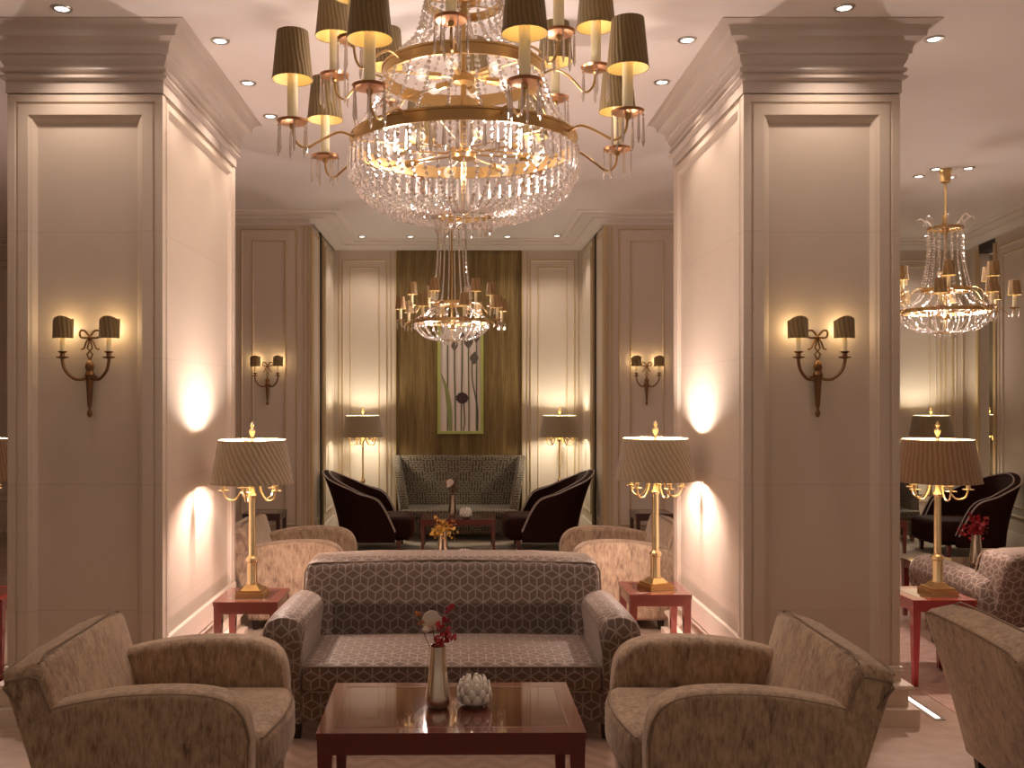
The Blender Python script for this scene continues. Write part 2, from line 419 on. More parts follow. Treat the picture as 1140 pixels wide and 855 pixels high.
# ------------------------------------------------------------------ the setting
def struct(mb,name,mats,**k): return tag(mb.build(name,mats,**k),kind='structure')
b=MB(); b.box(-7.5,8.5,-3,12.5,-.1,0); struct(b,'floor',M['floor'])
b=MB(); b.box(-1.32,1.28,1.0,6.6,.0,.004); struct(b,'floor_carpet_centre',M['carpet_c'])
b=MB(); b.box(2.5,5.6,4.25,8.9,.0,.004); struct(b,'floor_carpet_right',M['carpet_r'])
b=MB(); b.box(-1.42,1.42,8.2,10.9,.0,.004); b.box(3.2,5.9,8.95,10.9,0,.004); struct(b,'floor_carpet_alcove',M['carpet_b'])
b=MB(); b.box(-7.5,8.5,-3,12.5,CEIL,CEIL+.1); struct(b,'ceiling',M['ceiling'])
YB=10.95; YF=9.3; WZ=3.30
G=1
def wallpanel(b,O,U,w,h,ins=.12,outer=.0):
    b.panel(O,U,(0,0,1),w,h,[(outer+.001,0,0),(outer+.006,.012,G),(outer+.016,.012,G),(outer+.024,.004,0),(outer+ins,.004,0),(outer+ins+.004,.014,G),(outer+ins+.012,.014,G),(outer+ins+.02,-.004,0)],0)
# back wall
b=MB()
b.box(-7.5,-.727,YB,YB+.2,0,CEIL); b.box(.748,5.99,YB,YB+.2,0,CEIL)
b.box(-.727,.748,YB+.06,YB+.2,0,CEIL)
def gv(b,x,y,w=.018,z0=.2,z1=3.28): b.box(x-w/2,x+w/2,y-.012,y+.01,z0,z1,G)
wallpanel(b,(-1.36,YB-.006,.35),(1,0,0),.53,2.84,.09); wallpanel(b,(.84,YB-.006,.35),(1,0,0),.53,2.84,.09)
for x in (-.735,.757): gv(b,x,YB)
for x in (-1.395,1.41,-.79,.81): gv(b,x,YB,.01)
for x0,w in ((4.75,.86),(5.70,.22),(-6.0,.9),(-4.9,.9)): wallpanel(b,(x0,YB-.006,.35),(1,0,0),w,2.84,.08)
gv(b,5.655,YB,.012)
struct(b,'wall_back',[M['wall2'],M['gold_line']],flat=True)
b=MB(); b.box(-.727,.748,YB+.03,YB+.06,.0,WZ+.02); struct(b,'wall_back_panel',M['goldwall'])
# flank blocks either side of the alcove
for sd,nm in ((-1,'left'),(1,'right')):
    b=MB(); xi=1.46
    def X(a,c): return (min(sd*a,sd*c),max(sd*a,sd*c))
    x0,x1=X(xi,2.9); b.box(x0,x1,YF,9.80,0,CEIL)
    x0,x1=X(xi,2.9); b.box(x0,x1,10.10,YB,0,CEIL)
    x0,x1=X(1.8,2.9); b.box(x0,x1,9.80,10.10,0,CEIL,2)
    x0,x1=X(1.478,1.8); b.box(x0,x1,10.085,10.10,0,CEIL,2); b.box(x0,x1,9.80,9.812,0,CEIL,2)  # near-black liner painted in for the shade inside the slot
    c=sd*1.88; wallpanel(b,(c-.286,YF-.006,.30),(1,0,0),.572,2.955,.115)
    for x in (sd*1.53,sd*1.49,sd*2.22): b.box(x-.006,x+.006,YF-.012,YF,.2,3.28,G)
    x0,x1=X(1.45,1.475); b.box(x0,x1,YF-.006,YF+.03,.15,3.28,G); b.box(x0,x1,9.75,9.80,.15,3.28,G); b.box(x0,x1,10.095,10.14,.15,3.28,G)
    for (ya,yb) in ((9.36,9.76),(10.2,10.86)):
        if sd<0: b.panel((-xi+.004,yb,.3),(0,-1,0),(0,0,1),yb-ya,2.93,[(.004,0,0),(.012,.01,G),(.03,.01,G),(.06,-.0,0)])if False else b.panel((-xi+.004,ya,.3),(0,1,0),(0,0,1),yb-ya,2.93,[(.001,0,0),(.008,.01,G),(.02,.01,G),(.04,.002,0)])
        else: b.panel((xi-.004,yb,.3),(0,-1,0),(0,0,1),yb-ya,2.93,[(.001,0,0),(.008,.01,G),(.02,.01,G),(.04,.002,0)])
    struct(b,'wall_'+nm+'_flank',[M['wall2'],M['gold_line'],M['dark']],flat=True)
# right side wall; opening and space behind added in place of a mirror strip
def rw(y): return 5.66+(y-9.34)*.184
b=MB()
def seg(ya,yb,z0=0,z1=CEIL,mi=0,t=.12):
    vs=[(rw(ya),ya,z0),(rw(yb),yb,z0),(rw(yb)+t,yb,z0),(rw(ya)+t,ya,z0)]; vs+=[(p[0],p[1],z1) for p in vs]
    b.add(vs,[(3,2,1,0),(4,5,6,7),(0,1,5,4),(1,2,6,5),(2,3,7,6),(3,0,4,7)],None,mi)
seg(2.0,10.08); seg(10.56,YB); seg(10.08,10.56,3.2,CEIL,2)
U=Vector((.184,1,0)).normalized()
for ya,yb in ((9.0,9.95),(7.9,8.9),(6.8,7.8)):
    O=Vector((rw(yb)-.006,yb,.35)); b.panel(O,-U,(0,0,1),(yb-ya)*1.017,2.84,[(.001,0,0),(.006,.012,G),(.02,.012,G),(.028,.002,0),(.1,.002,0),(.106,.014,G),(.12,.014,G),(.126,0,0)])
for y in (10.06,10.57): 
    b.box(rw(y)-.02,rw(y)+.01,y-.025,y+.025,.1,3.24,G)
struct(b,'wall_right',[M['wall2'],M['gold_line'],M['dark']],flat=True)
b=MB(); b.box(5.9,7.6,11.9,12.0,0,CEIL); b.box(7.5,7.6,9.5,12,0,CEIL); b.box(5.95,6.02,11.15,12,0,CEIL); struct(b,'wall_mirror_space',M['mirror'])  # added space that stands for the view in the mirror strip
b=MB(); b.box(-6.6,-6.5,-3,YB,0,CEIL); struct(b,'wall_left',M['wall'])
# cornices
cprof=[(0,3.298),(.02,3.298),(.02,3.306),(.045,3.312),(.075,3.330),(.11,3.340),(.12,3.340),(.12,3.352),(.245,3.358),(.245,3.370),(.29,3.376),(.30,3.384),(.30,3.391)]
b=MB()
path=[(-6.5,YB),(-2.9,YB),(-2.9,YF),(-1.44,YF),(-1.44,YB),(1.45,YB),(1.45,YF),(2.9,YF),(2.9,YB),(rw(YB),YB),(rw(2.0),2.0)]
b.mould([p for p in reversed(path)],cprof); struct(b,'trim_1',M['cornice'])
bprof=[(.0,.20),(.012,.20),(.02,.185),(.022,.17),(.03,.16),(.03,.0)]
b=MB(); b.mould([p for p in reversed([(-6.5,YB),(-2.9,YB),(-2.9,YF),(-1.46,YF),(-1.46,9.80)])],bprof)
b.mould([p for p in reversed([(-1.46,10.1),(-1.46,YB),(1.46,YB),(1.46,10.1)])],bprof)
b.mould([p for p in reversed([(1.46,9.80),(1.46,YF),(2.9,YF),(2.9,YB),(rw(YB),YB)])],bprof)
b.mould([p for p in reversed([(rw(10.06),10.06),(rw(2.),2.)])],bprof)
struct(b,'baseboard_back',M['wall2'])
# pillars
crown=[(0,3.074),(.006,3.074),(.006,3.131),(.018,3.135),(.026,3.142),(.027,3.150),(.020,3.158),(.010,3.161),(.010,3.168),(.022,3.174),(.026,3.182),(.024,3.192),(.012,3.197),(.012,3.206),(.018,3.215),(.027,3.235),(.028,3.252),(.041,3.256),(.041,3.270),(.045,3.290),(.058,3.308),(.078,3.319),(.089,3.322),(.089,3.331),(.093,3.350),(.106,3.369),(.128,3.381),(.141,3.384),(.141,3.392)]
base=[(0,.28),(.012,.275),(.014,.262),(.004,.255),(.004,.205),(.03,.202),(.045,.195),(.05,.184),(.045,.172),(.028,.168),(.028,.092),(.066,.086),(.066,.0)]
PY0,PY1=4.56,6.05
for nm,x0,x1 in (('left',-2.20,-1.443),('right',1.394,2.157)):
    b=MB(); z0,z1=.0,3.08; hh=2.79; zb=.28
    b.box(x0+.04,x1-.04,PY0+.04,PY1-.04,0,CEIL)
    rings=[((i,i,0,i),d,0) for i,d in ((.036,0),(.040,-.008),(.046,-.008),(.050,0),(.10,0),(.104,-.006),(.116,-.012),(.134,-.034),(.140,-.034))]
    b.panel((x0,PY0,zb),(1,0,0),(0,0,1),x1-x0,hh,rings)
    b.panel((x1,PY1,zb),(-1,0,0),(0,0,1),x1-x0,hh,rings)
    srings=[((.05,.05,.05,.0),0,0),((.055,.055,.055,.0),-.008,0),((.062,.062,.062,.01),-.008,0),((.068,.068,.066,.02),0,0),((.10,.10,.10,.05),0,0),((.108,.108,.104,.054),-.008,0),((.13,.13,.115,.075),-.02,0)]
    b.panel((x1,PY0,zb),(0,1,0),(0,0,1),PY1-PY0,hh,srings)
    b.panel((x0,PY1,zb),(0,-1,0),(0,0,1),PY1-PY0,hh,srings)
    struct(b,'wall_pillar_'+nm,M['stone'],flat=True)
    pth=[(x0,PY0),(x0,PY1),(x1,PY1),(x1,PY0)]
    b=MB(); b.mould(pth,crown,True); struct(b,'trim_'+('2' if nm=='left' else '3'),M['crown'],smooth=20)
    b=MB(); b.mould(pth,base,True)
    sp=[(0,.40),(.006,.397),(.010,.385),(.010,.30),(.012,.285)]
    struct(b,'baseboard_'+nm+'_pillar',M['wall'],smooth=35)
    b=MB(); xs=x1 if nm=='left' else x0
    if nm=='left': b.mould([(xs,PY1-.02),(xs,PY0+.03)],sp)
    else: b.mould([(xs,PY0+.03),(xs,PY1-.02)],sp)
    struct(b,'trim_'+('4' if nm=='left' else '5'),M['wall'],smooth=35)

WARM=(1,.82,.74); LAMP=(1,.84,.64)
# ------------------------------------------------------------------ downlights
dl=[((69,9),'above the left pillar crown'),((245,45),'first of the row along the left pillar'),((276,92),'second of the row along the left pillar'),((301,129),'third and farthest of the row along the left pillar'),
((940,8),'above the front of the right pillar crown'),((765,44),'nearest of the row along the right pillar'),((737,91),'second of the row along the right pillar'),((1040,43),'beside the outer corner of the right pillar crown'),
((403,263),'over the left floor lamp in the alcove'),((457,263),'left of the alcove chandelier strands'),((565,263),'right of the alcove chandelier strands'),((620,262),'over the right floor lamp in the alcove'),
((1023,196),'left of the right chandelier canopy, nearer the back'),((1042,188),'just left of the right chandelier canopy'),((1078,187),'right of the right chandelier canopy'),((1058,197),'close behind the right chandelier canopy'),((1032,262),'near the cornice of the right room')]
proto=None
for (px,py),lab in dl:
    Y=(CEIL-H)*1040/(440-py); X=(px-510)*Y/1040
    if proto is None:
        proto=thing('downlight','small recessed ceiling downlight '+lab,'downlight',(X,Y,CEIL),0,'recessed ceiling downlights')
        b=MB(); b.lathe([(.030,-.001),(.034,-.008),(.045,-.007),(.048,-.001),(.048,.0)],20,caps=False); b.build('trim_ring',M['chrome'],proto)
        b=MB(); b.lathe([(.0001,-.006),(.026,-.006),(.031,-.002),(.031,0)],16,caps=False); b.build('lens',M['led'],proto)
        light(proto,(0,0,-.03),17,(1,.80,.66),.03,'SPOT','downlight_beam',(R(110),.7))
    else: place(proto,(X,Y,CEIL),0,'small recessed ceiling downlight '+lab)

# ------------------------------------------------------------------ crystals
def bead(mb,p,r,l,n=5,ax=Vector((0,0,1))):
    ax=ax.normalized(); u=ax.orthogonal().normalized(); v=ax.cross(u); p=Vector(p)
    vs=[p-ax*l]+[p+(u*math.cos(2*PI*k/n)+v*math.sin(2*PI*k/n))*r for k in range(n)]+[p+ax*l]
    fs=[]
    for k in range(n):
        k2=(k+1)%n; fs+= [(0,1+k2,1+k),(n+1,1+k,1+k2)]
    mb.add(vs,fs)
def drop(mb,p,L,r=.006,n=6):
    x,y,z=p; bead(mb,(x,y,z-.008),r*.9,.008,n)
    mb.lathe([(.0008,-.016),(r*.6,-.022),(r,-.6*L),(r*1.15,-.82*L),(r*.5,-.95*L),(.0005,-L)],n,p,caps=False)
def spl(pts,t):
    n=len(pts)-1; x=min(max(t,0),1)*n; i=min(int(x),n-1); f=x-i
    P=[Vector(pts[max(i-1,0)]),Vector(pts[i]),Vector(pts[i+1]),Vector(pts[min(i+2,n)])]
    return 0.5*((2*P[1])+(-P[0]+P[2])*f+(2*P[0]-5*P[1]+4*P[2]-P[3])*f*f+(-P[0]+3*P[1]-3*P[2]+P[3])*f**3)
def strand_mesh(prof,step,r,name,mat):
    # prof list of (radius,z); strand lies in the xz plane
    mb=MB(); P=[(a,0,c) for a,c in prof]; T=[spl(P,i/60) for i in range(61)]
    L=[0]
    for i in range(60): L.append(L[-1]+(T[i+1]-T[i]).length)
    n=max(3,int(L[-1]/step)); 
    for k in range(n):
        d=(k+.5)/n*L[-1]
        i=next(j for j in range(60) if L[j+1]>=d-1e-9); f=(d-L[i])/max(1e-9,L[i+1]-L[i]); p=T[i].lerp(T[i+1],f)
        ax=(T[i+1]-T[i]); bead(mb,p,r*(1.0 if k%2 else .85),step*.5,5,ax)
    return mb
def fan(mb,name,mat,root,n,off=0,group_skip=None):
    o=mb.build(name,mat,root,flat=True); out=[o]; o.rotation_euler=(0,0,2*PI*off/n)
    for k in range(1,n):
        c=o.copy(); COL.objects.link(c); c.parent=root; c.rotation_euler=(0,0,2*PI*(k+off)/n); out.append(c)
    return out
def ring(mb,r,z,h,t=.012,n=56):
    mb.lathe([(r-t,z-h/2),(r-t*.2,z-h/2),(r,z-h/2),(r,z-h*.36),(r-.003,z-h*.34),(r-.003,z+h*.3),(r+.002,z+h*.33),(r+.002,z+h/2),(r-t,z+h/2),(r-t,z-h/2)],n,caps=False)
def chandelier(P,label,loc):
    root=thing('chandelier',label,'chandelier',loc,0,P.get('group'))
    z=lambda a: a-CEIL
    b=MB(); b.lathe([(.02,z(CEIL)),(P['can'],z(CEIL)),(P['can'],z(CEIL)-.02),(P['can']*.85,z(CEIL)-P['canh']),(.012,z(CEIL)-P['canh']-.015)],24); b.build('canopy',M['brass'],root)
    b=MB(); st=[(P['rod'],z(CEIL)-P['canh']),(P['rod'],z(P['zc'])+.12),(P['rod']*2.6,z(P['zc'])+.10),(P['rod']*3.2,z(P['zc'])),(P['rod']*1.6,z(P['zc'])-.05),(P['rod'],z(P['zc'])-.08),(P['rod'],z(P['zu'])+.02),(P['rod']*4.5,z(P['zu'])-.0),(P['rod']*4.5,z(P['zu'])-.03),(P['rod']*1.2,z(P['zu'])-.04),(P['rod']*1.2,z(P['zl'])-.02),(P['rod']*5,z(P['zl'])-.03),(P['rod']*5,z(P['zl'])-.055),(P['rod'],z(P['zl'])-.07),(P['rod'],z(P['zb'])+.005)]
    b.lathe(st,16); b.build('stem',M['brass'],root)
    for nm,r,zz,h in (('crown_ring',P['rc'],P['zc'],P['hb']*.7),('upper_ring',P['ru'],P['zu'],P['hb']),('lower_ring',P['rl'],P['zl'],P['hb']),('bottom_ring',P['rb'],P['zb'],P['hb']*.3)):
        b=MB(); ring(b,r,z(zz),h); 
        ns=6 if nm!='bottom_ring' else 4
        for k in range(ns):
            a=2*PI*k/ns+.3
            b.tube([(P['rod']*.8*math.cos(a),P['rod']*.8*math.sin(a),z(zz)-.01),((r-.008)*math.cos(a),(r-.008)*math.sin(a),z(zz)-h*.2)],P['rod']*.35,6)
        b.build(nm,M[P['ringmat']],root)
    s,br=P['step'],P['br']
    fan(strand_mesh([(P['rc'],z(P['zc'])),(P['rc']+(P['ru']-P['rc'])*P.get('bow',.25),z((P['zc']+P['zu'])/2)),(P['ru'],z(P['zu']+.02))],s,br,'c',None),'crown_strand',M['crystal'],root,P['nc'])
    fan(strand_mesh([(P['ru'],z(P['zu']-.02)),(P['ru']+(P['rl']-P['ru'])*.3,z((P['zl']+P['zu'])/2)),(P['rl'],z(P['zl']+.02))],s,br,'c',None),'neck_strand',M['crystal'],root,P['nn'],.5)
    bowl=[(a,z(c)) for a,c in P['bowl']]
    fan(strand_mesh(bowl,s,br,'c',None),'bowl_strand',M['crystal'],root,P['nb'])
    mb=MB(); drop(mb,(P['rl']+.004,0,z(P['zl'])-P['hb']/2),P['fl'],P['fr']); fan(mb,'prism_pendant',M['crystal'],root,P['nf'],.5)
    mb=MB(); drop(mb,(P['rb'],0,z(P['zb'])),P['tl'],P['fr']*.8); fan(mb,'tassel_prism',M['crystal'],root,P['nt'])
    if P.get('plumes'):
        mb=MB(); pts=[(P['rc'],0,z(P['zc'])),(P['rc']+.01,0,z(P['zc'])+.05),(P['rc']+.045,0,z(P['zc'])+.085),(P['rc']+.075,0,z(P['zc'])+.07),(P['rc']+.07,0,z(P['zc'])+.05)]
        T=[spl(pts,i/12) for i in range(13)]; mb.tube(T,[.009-.0005*i for i in range(13)],5); fan(mb,'crystal_plume',M['crystal'],root,8,.5)
    # round bulbs on sockets
    for cnt,rr,zz,lit in P['bulbs']:
        sm=MB(); sm.tube([(.03,0,z(zz)),(rr-.035*P['bs'],0,z(zz))],.005,6); sm.lathe([(0.0001,0),(.014*P['bs'],0),(.016*P['bs'],.05*P['bs']),(0.0001,.05*P['bs'])],10)
        # turn the last lathe to point outward
        nv=10*4
        for i in range(len(sm.v)-nv,len(sm.v)):
            x,y,w=sm.v[i]; sm.v[i]=(rr-.075*P['bs']+w,y,z(zz)+x)
        bm=MB(); bm.ball((rr,0,z(zz)),.024*P['bs'],14,9)
        fm=MB(); fm.ball((rr,0,z(zz)),.0075*P['bs'],8,6)
        socks=fan(sm,'bulb_socket',M['brass'],root,cnt,.25)
        bp=bm.build('bulb',M['bulb_glass'],socks[0]); fp=fm.build('filament',M['bulb'],socks[0])
        for q in socks[1:]:
            c=bp.copy(); COL.objects.link(c); c.parent=q; c=fp.copy(); COL.objects.link(c); c.parent=q
        if lit:
            for k in range(lit):
                a=2*PI*k/lit+.6; light(root,((rr)*math.cos(a),(rr)*math.sin(a),z(zz)),P['pw'],WARM,.05)
    # candle arms
    for (n,off,r0,z0,RR,zp,tier) in P['arms']:
        sc=P['as']; d=RR-r0
        am=MB(); pts=[(r0-.01,0,z(z0)),(r0+.2*d,0,z(z0)+.018*sc),(r0+.5*d,0,z(z0)-.02*sc),(r0+.78*d,0,z(zp)-.105*sc),(RR-.01*sc,0,z(zp)-.075*sc),(RR,0,z(zp)-.005)]
        am.tube([spl(pts,i/20) for i in range(21)],.0055*sc,8)
        am.lathe([(.011*sc,-.03*sc),(.014*sc,-.01*sc),(.01*sc,0)],10,(RR,0,z(zp)))
        pan=MB(); pan.lathe([(.001,-.012*sc),(.03*sc,-.012*sc),(.06*sc,-.006*sc),(.067*sc,.004*sc),(.062*sc,.006*sc),(.03*sc,-.004*sc),(.001,-.002*sc)],22,(RR,0,z(zp)),caps=False)
        cd=MB(); cd.lathe([(.0225*sc,0),(.0215*sc,.235*sc),(.001,.238*sc)],14,(RR,0,z(zp)))
        bl=MB(); bl.ball((RR,0,z(zp)+.275*sc),.016*sc,10,7,1.7)
        sh=MB(); sh.lathe([(.085*sc,.175*sc),(.0655*sc,.375*sc)],28,(RR,0,z(zp)),caps=False,mi=0); sh.lathe([(.0835*sc,.175*sc),(.064*sc,.375*sc)],28,(RR,0,z(zp)),caps=False,mi=1)
        sh.lathe([(.0835*sc,.175*sc),(.086*sc,.174*sc),(.0862*sc,.180*sc)],28,(RR,0,z(zp)),caps=False,mi=0)
        arms=fan(am,'candle_arm',M['brass'],root,n,off)
        for o in arms: o.data.polygons.foreach_set('use_smooth',[True]*len(o.data.polygons))
        kids=[pan.build('drip_pan',M[P['panmat']],arms[0]),cd.build('candle_sleeve',M['candle'],arms[0]),bl.build('candle_bulb',M['bulbS'],arms[0]),sh.build('lamp_shade',[M[P['shade']],M['lining']],arms[0])]
        nd=P['nd']
        for k in range(nd):
            a=2*PI*(k+.5)/nd; dm=MB(); drop(dm,(RR+.063*sc*math.cos(a),.063*sc*math.sin(a),z(zp)-.002),.14*sc,.0058*sc); kids.append(dm.build('crystal_drop',M['crystal'],arms[0],flat=True))
        for q in arms[1:]:
            for c0 in kids:
                c=c0.copy(); COL.objects.link(c); c.parent=q
    return root
OA=lambda deg: deg
big=dict(can=.09,canh=.05,rod=.011,zc=3.335,zu=3.01,zl=2.70,zb=2.395,rc=.17,ru=.36,rl=.5,rb=.125,hb=.055,ringmat='brass',step=.024,br=.0105,nc=30,nn=24,nb=56,
 bowl=[(.495,2.675),(.492,2.56),(.43,2.46),(.30,2.395),(.125,2.385)],fl=.125,fr=.0085,nf=60,tl=.085,nt=20,bs=1.15,
 bulbs=[(6,.19,3.0,0),(8,.34,2.665,4)],pw=8,
 arms=[(8,(-90+17)/360*8,.5,2.70,.75,2.745,0),(8,(-90-5)/360*8,.36,3.01,.58,3.03,1)],as_=1,panmat='copper',shade='shade_small',nd=6)
big['as']=1.0
chandelier(big,'large brass and crystal chandelier hanging in front between the two pillars',(.024,4.13,CEIL))
small=dict(can=.045,canh=.10,rod=.008,zc=2.92,zu=2.43,zl=2.265,zb=2.10,rc=.13,ru=.18,rl=.335,rb=.075,hb=.03,ringmat='brass',step=.021,br=.0095,nc=18,nn=16,nb=24,bow=.1,
 bowl=[(.332,2.25),(.325,2.20),(.25,2.13),(.15,2.10),(.075,2.10)],fl=.055,fr=.006,nf=40,tl=.05,nt=12,bs=.8,plumes=True,
 bulbs=[(5,.10,2.425,0),(8,.24,2.26,2)],pw=8,
 arms=[(8,.3,.335,2.265,.47,2.27,0),(6,.1,.18,2.43,.36,2.41,1)],panmat='copper',shade='shade_tan',nd=5)
small['as']=.56
small2=dict(small); small2.update(zc=3.17,canh=.04,plumes=False,bow=.12)
sc1=chandelier(small2,'smaller crystal chandelier hanging in the alcove before the bronze panel, seen below the large one',(-.057,8.45,CEIL))
chandelier(small,'small crystal chandelier with plumed crown hanging in the right room beyond the pillar',(3.86,7.4,CEIL))

# ------------------------------------------------------------------ sconces
def make_sconce(label,loc):
    # back on the wall at y=0, faces -y ; origin on wall at z of arm height
    root=thing('wall_sconce',label,'wall lamp',loc,0,'two-armed wall sconces')
    b=MB(); b.lathe([(.0005,-.20),(.010,-.19),(.013,-.18),(.009,-.165),(.006,-.155),(.011,-.14),(.017,-.02),(.020,0),(.024,.01),(.016,.03),(.022,.045),(.019,.062),(.008,.08),(.0005,.085)],12,(0,-.03,0))
    b.tube([(-.03,-.012,.0),(.03,-.012,0)],.006,6); b.tube([(0,-.03,-.02),(0,.0,-.02)],.01,8)
    b.tube([(0,-.03,.08),(.014,-.028,.11),(-.012,-.028,.14),(0,-.026,.19)],.0045,6)
    b.tube([(0,-.03,.08),(-.014,-.028,.11),(.012,-.028,.14),(0,-.026,.19)],.0045,6)
    b.build('backplate',M['brass_aged'],root)
    b=MB()
    for s in (-1,1):
        b.tube([spl([(0,-.03,.195),(s*.025,-.03,.225),(s*.048,-.028,.222),(s*.045,-.028,.195),(s*.02,-.03,.19),(0,-.03,.195)],i/16) for i in range(17)],.0055,6)
        b.tube([spl([(0,-.03,.195),(s*.018,-.028,.17),(s*.03,-.024,.14),(s*.045,-.02,.135)],i/10) for i in range(11)],.0045,6)
    b.ball((0,-.032,.195),.011,8,6); b.build('ribbon_bow',M['brass_aged'],root)
    for s in (-1,1):
        b=MB(); b.tube([spl([(0,-.03,.0),(s*.03,-.045,-.012),(s*.065,-.06,-.008),(s*.10,-.075,.03),(s*.112,-.08,.075),(s*.112,-.08,.10)],i/18) for i in range(19)],.0075,8)
        b.lathe([(.004,.085),(.028,.092),(.03,.096),(.012,.098),(.01,.112),(.02,.118),(.022,.122),(.008,.124)],14,(s*.112,-.08,0)); arm=b.build('sconce_arm',M['brass_aged'],root)
        b=MB(); b.lathe([(.0115,.122),(.011,.20),(.001,.202)],12,(s*.112,-.08,0)); b.build('candle_sleeve',M['candle'],arm)
        b=MB(); b.ball((s*.112,-.078,.228),.009,8,6,1.8); b.build('candle_bulb',M['bulbD'],arm)
        b=MB(); secs=[]; n=14; V=[];F=[]; UV=[]
        for i in range(n+1):
            a=R(-80)+R(160)*i/n; q=i/n if s<0 else 1-i/n; q=i/n
            top=.270+.018*math.sin(PI*min(1,max(0,(q-.1)/.75)))+ .01*q
            for rr in (.052,.0505):
                x=s*.112+rr*math.sin(a); y=-.078-rr*.9*math.cos(a)+.012
                V+= [(x,y,.185),(x*1.0,y+.006,top)]
        for i in range(n):
            o=i*4; F.append((o,o+4,o+5,o+1)); UV.append([(i*.01,0),(i*.01+.01,0),(i*.01+.01,.1),(i*.01,.1)]); F.append((o+2,o+3,o+7,o+6)); UV.append([(0,0)]*4)
        b.add(V,F,UV,[0,1]*n); b.build('lamp_shade',[M['shade_tan'] if False else M['shade_small'],M['lining']],arm)
        light(root,(s*.112,-.05,.235),.34,(1,.74,.42),.02)
    return root
s0=make_sconce('brass two-candle wall sconce with ribbon bow on the front of the left pillar',(-1.80,PY0+.034,1.69))
place(s0,(1.757,PY0+.034,1.69),0,'brass two-candle wall sconce with ribbon bow on the front of the right pillar')
place(s0,(-1.892,YF+.0,1.70),0,'small distant two-candle sconce on the panelled wall left of the alcove')
place(s0,(1.872,YF+.0,1.70),0,'small distant two-candle sconce on the panelled wall right of the alcove')

# ------------------------------------------------------------------ lamps
def make_lamp(name,label,loc,floor=False,shademat='shade_big',power=16,col=LAMP,group=None,low=None):
    root=thing(name,label,'lamp',loc,0,group)
    top=1.13-.5 if not floor else 1.13  # z of shade bottom
    b=MB()
    if floor:
        b.lathe([(.001,0),(.14,0),(.145,.012),(.13,.025),(.05,.04),(.025,.07),(.018,.09)],28)
        b.build('base',M['brass_pale'],root); b=MB()
        b.lathe([(.014,.08),(.014,.60),(.026,.61),(.028,.64),(.016,.66),(.011,.68),(.011,top-.06),(.02,top-.05),(.022,top-.02),(.01,top),(.008,top+.25)],16); b.build('column',M['brass_pale'],root)
    else:
        b.frustum(0,0,0,.022,.155,.155,.155,.155); b.frustum(0,0,.022,.036,.135,.135,.135,.135); b.frustum(0,0,.036,.062,.105,.105,.062,.062); b.build('base',M['brass'],root); b=MB()
        b.lathe([(.030,.060),(.030,.072),(.0275,.078),(.0275,.185),(.034,.19),(.036,.20),(.030,.212),(.024,.216),(.0195,.224),(.0185,.545),(.024,.55),(.026,.56),(.018,.572),(.012,.60),(.008,top+.25)],24); b.build('column',M['brass_pale'],root)
    for k in range(5):
        a=2*PI*k/5-.35; b=MB(); ca,sa=math.cos(a),math.sin(a)
        P=[(.012,top-.015),(.045,top+.005),(.06,top-.05),(.095,top-.095),(.14,top-.085),(.155,top-.04)]
        b.tube([spl([(r*ca,r*sa,zz) for r,zz in P],i/18) for i in range(19)],.0052,8)
        b.lathe([(.006,-.004),(.03,-.002),(.031,.002),(.012,.004),(.012,.028),(.014,.03)],12,(.155*ca,.155*sa,top-.04)); arm=b.build('candle_arm',M['brass_pale'],root)
        b=MB(); b.lathe([(.0105,0),(.0105,.05),(.001,.052)],10,(.155*ca,.155*sa,top-.012)); b.build('candle_sleeve',M['candle'],arm)
        b=MB(); b.ball((.155*ca,.155*sa,top+.062),.012,8,6,1.6); b.build('candle_bulb',M['bulbS'],arm)
    b=MB(); prof=[(.229,top),(.1875,top+.24)]
    b.lathe(prof,48,caps=False,mi=0); b.lathe([(.226,top),(.1845,top+.24)],48,caps=False,mi=1)
    b.lathe([(.226,top),(.2305,top-.001),(.230,top+.005)],48,caps=False,mi=0); b.lathe([(.1845,top+.24),(.1885,top+.241),(.188,top+.235)],48,caps=False,mi=1)
    for k in range(3): 
        a=2*PI*k/3; b.tube([(0,0,top+.235),(.186*math.cos(a),.186*math.sin(a),top+.235)],.002,5,mi=2)
    b.build('lamp_shade',[M[shademat],M['lining'],M['brass']],root)
    b=MB(); b.lathe([(.008,top+.235),(.012,top+.245),(.006,top+.255),(.015,top+.275),(.019,top+.29),(.011,top+.303),(.006,top+.308),(.013,top+.32),(.006,top+.335),(.001,top+.345)],12); b.build('finial',M['brass_pale'],root)
    light(root,(0,0,top+.155),power,col,.03)
    light(root,(0,0,top+.085),power,low or col,.03)
    return root
TZ=.48
FRC=(1,.86,.77); LOW=(1,.70,.60)
tl=make_lamp('table_lamp','brass table lamp with pleated taupe shade on the side table left of the sofa',(-1.155,5.24,TZ),group='brass table lamps on side tables',power=34,col=FRC,low=LOW)
place(tl,(1.147,5.43,TZ),R(20),'brass table lamp with pleated taupe shade on the side table right of the sofa')
tr=make_lamp('table_lamp','brass table lamp with tan straight-pleated shade on the red table right of the right pillar',(2.72,5.30,TZ),shademat='shade_tanbig',group='brass table lamps on side tables',power=26,col=FRC,low=LOW)
place(tr,(-2.79,5.36,TZ),R(10),'table lamp at the far left edge, only a sliver of its tan shade in view')
fl=make_lamp('floor_lamp','slim brass floor lamp with olive shade in the left corner of the alcove',(-1.08,10.58,0),True,power=12,col=(1,.91,.74),group='brass floor lamps by the back wall')
place(fl,(1.15,10.58,0),R(30),'slim brass floor lamp with olive shade in the right corner of the alcove')
place(fl,(5.34,10.55,0),R(10),'brass floor lamp in the right room, its shade top showing above the nearer table lamp')
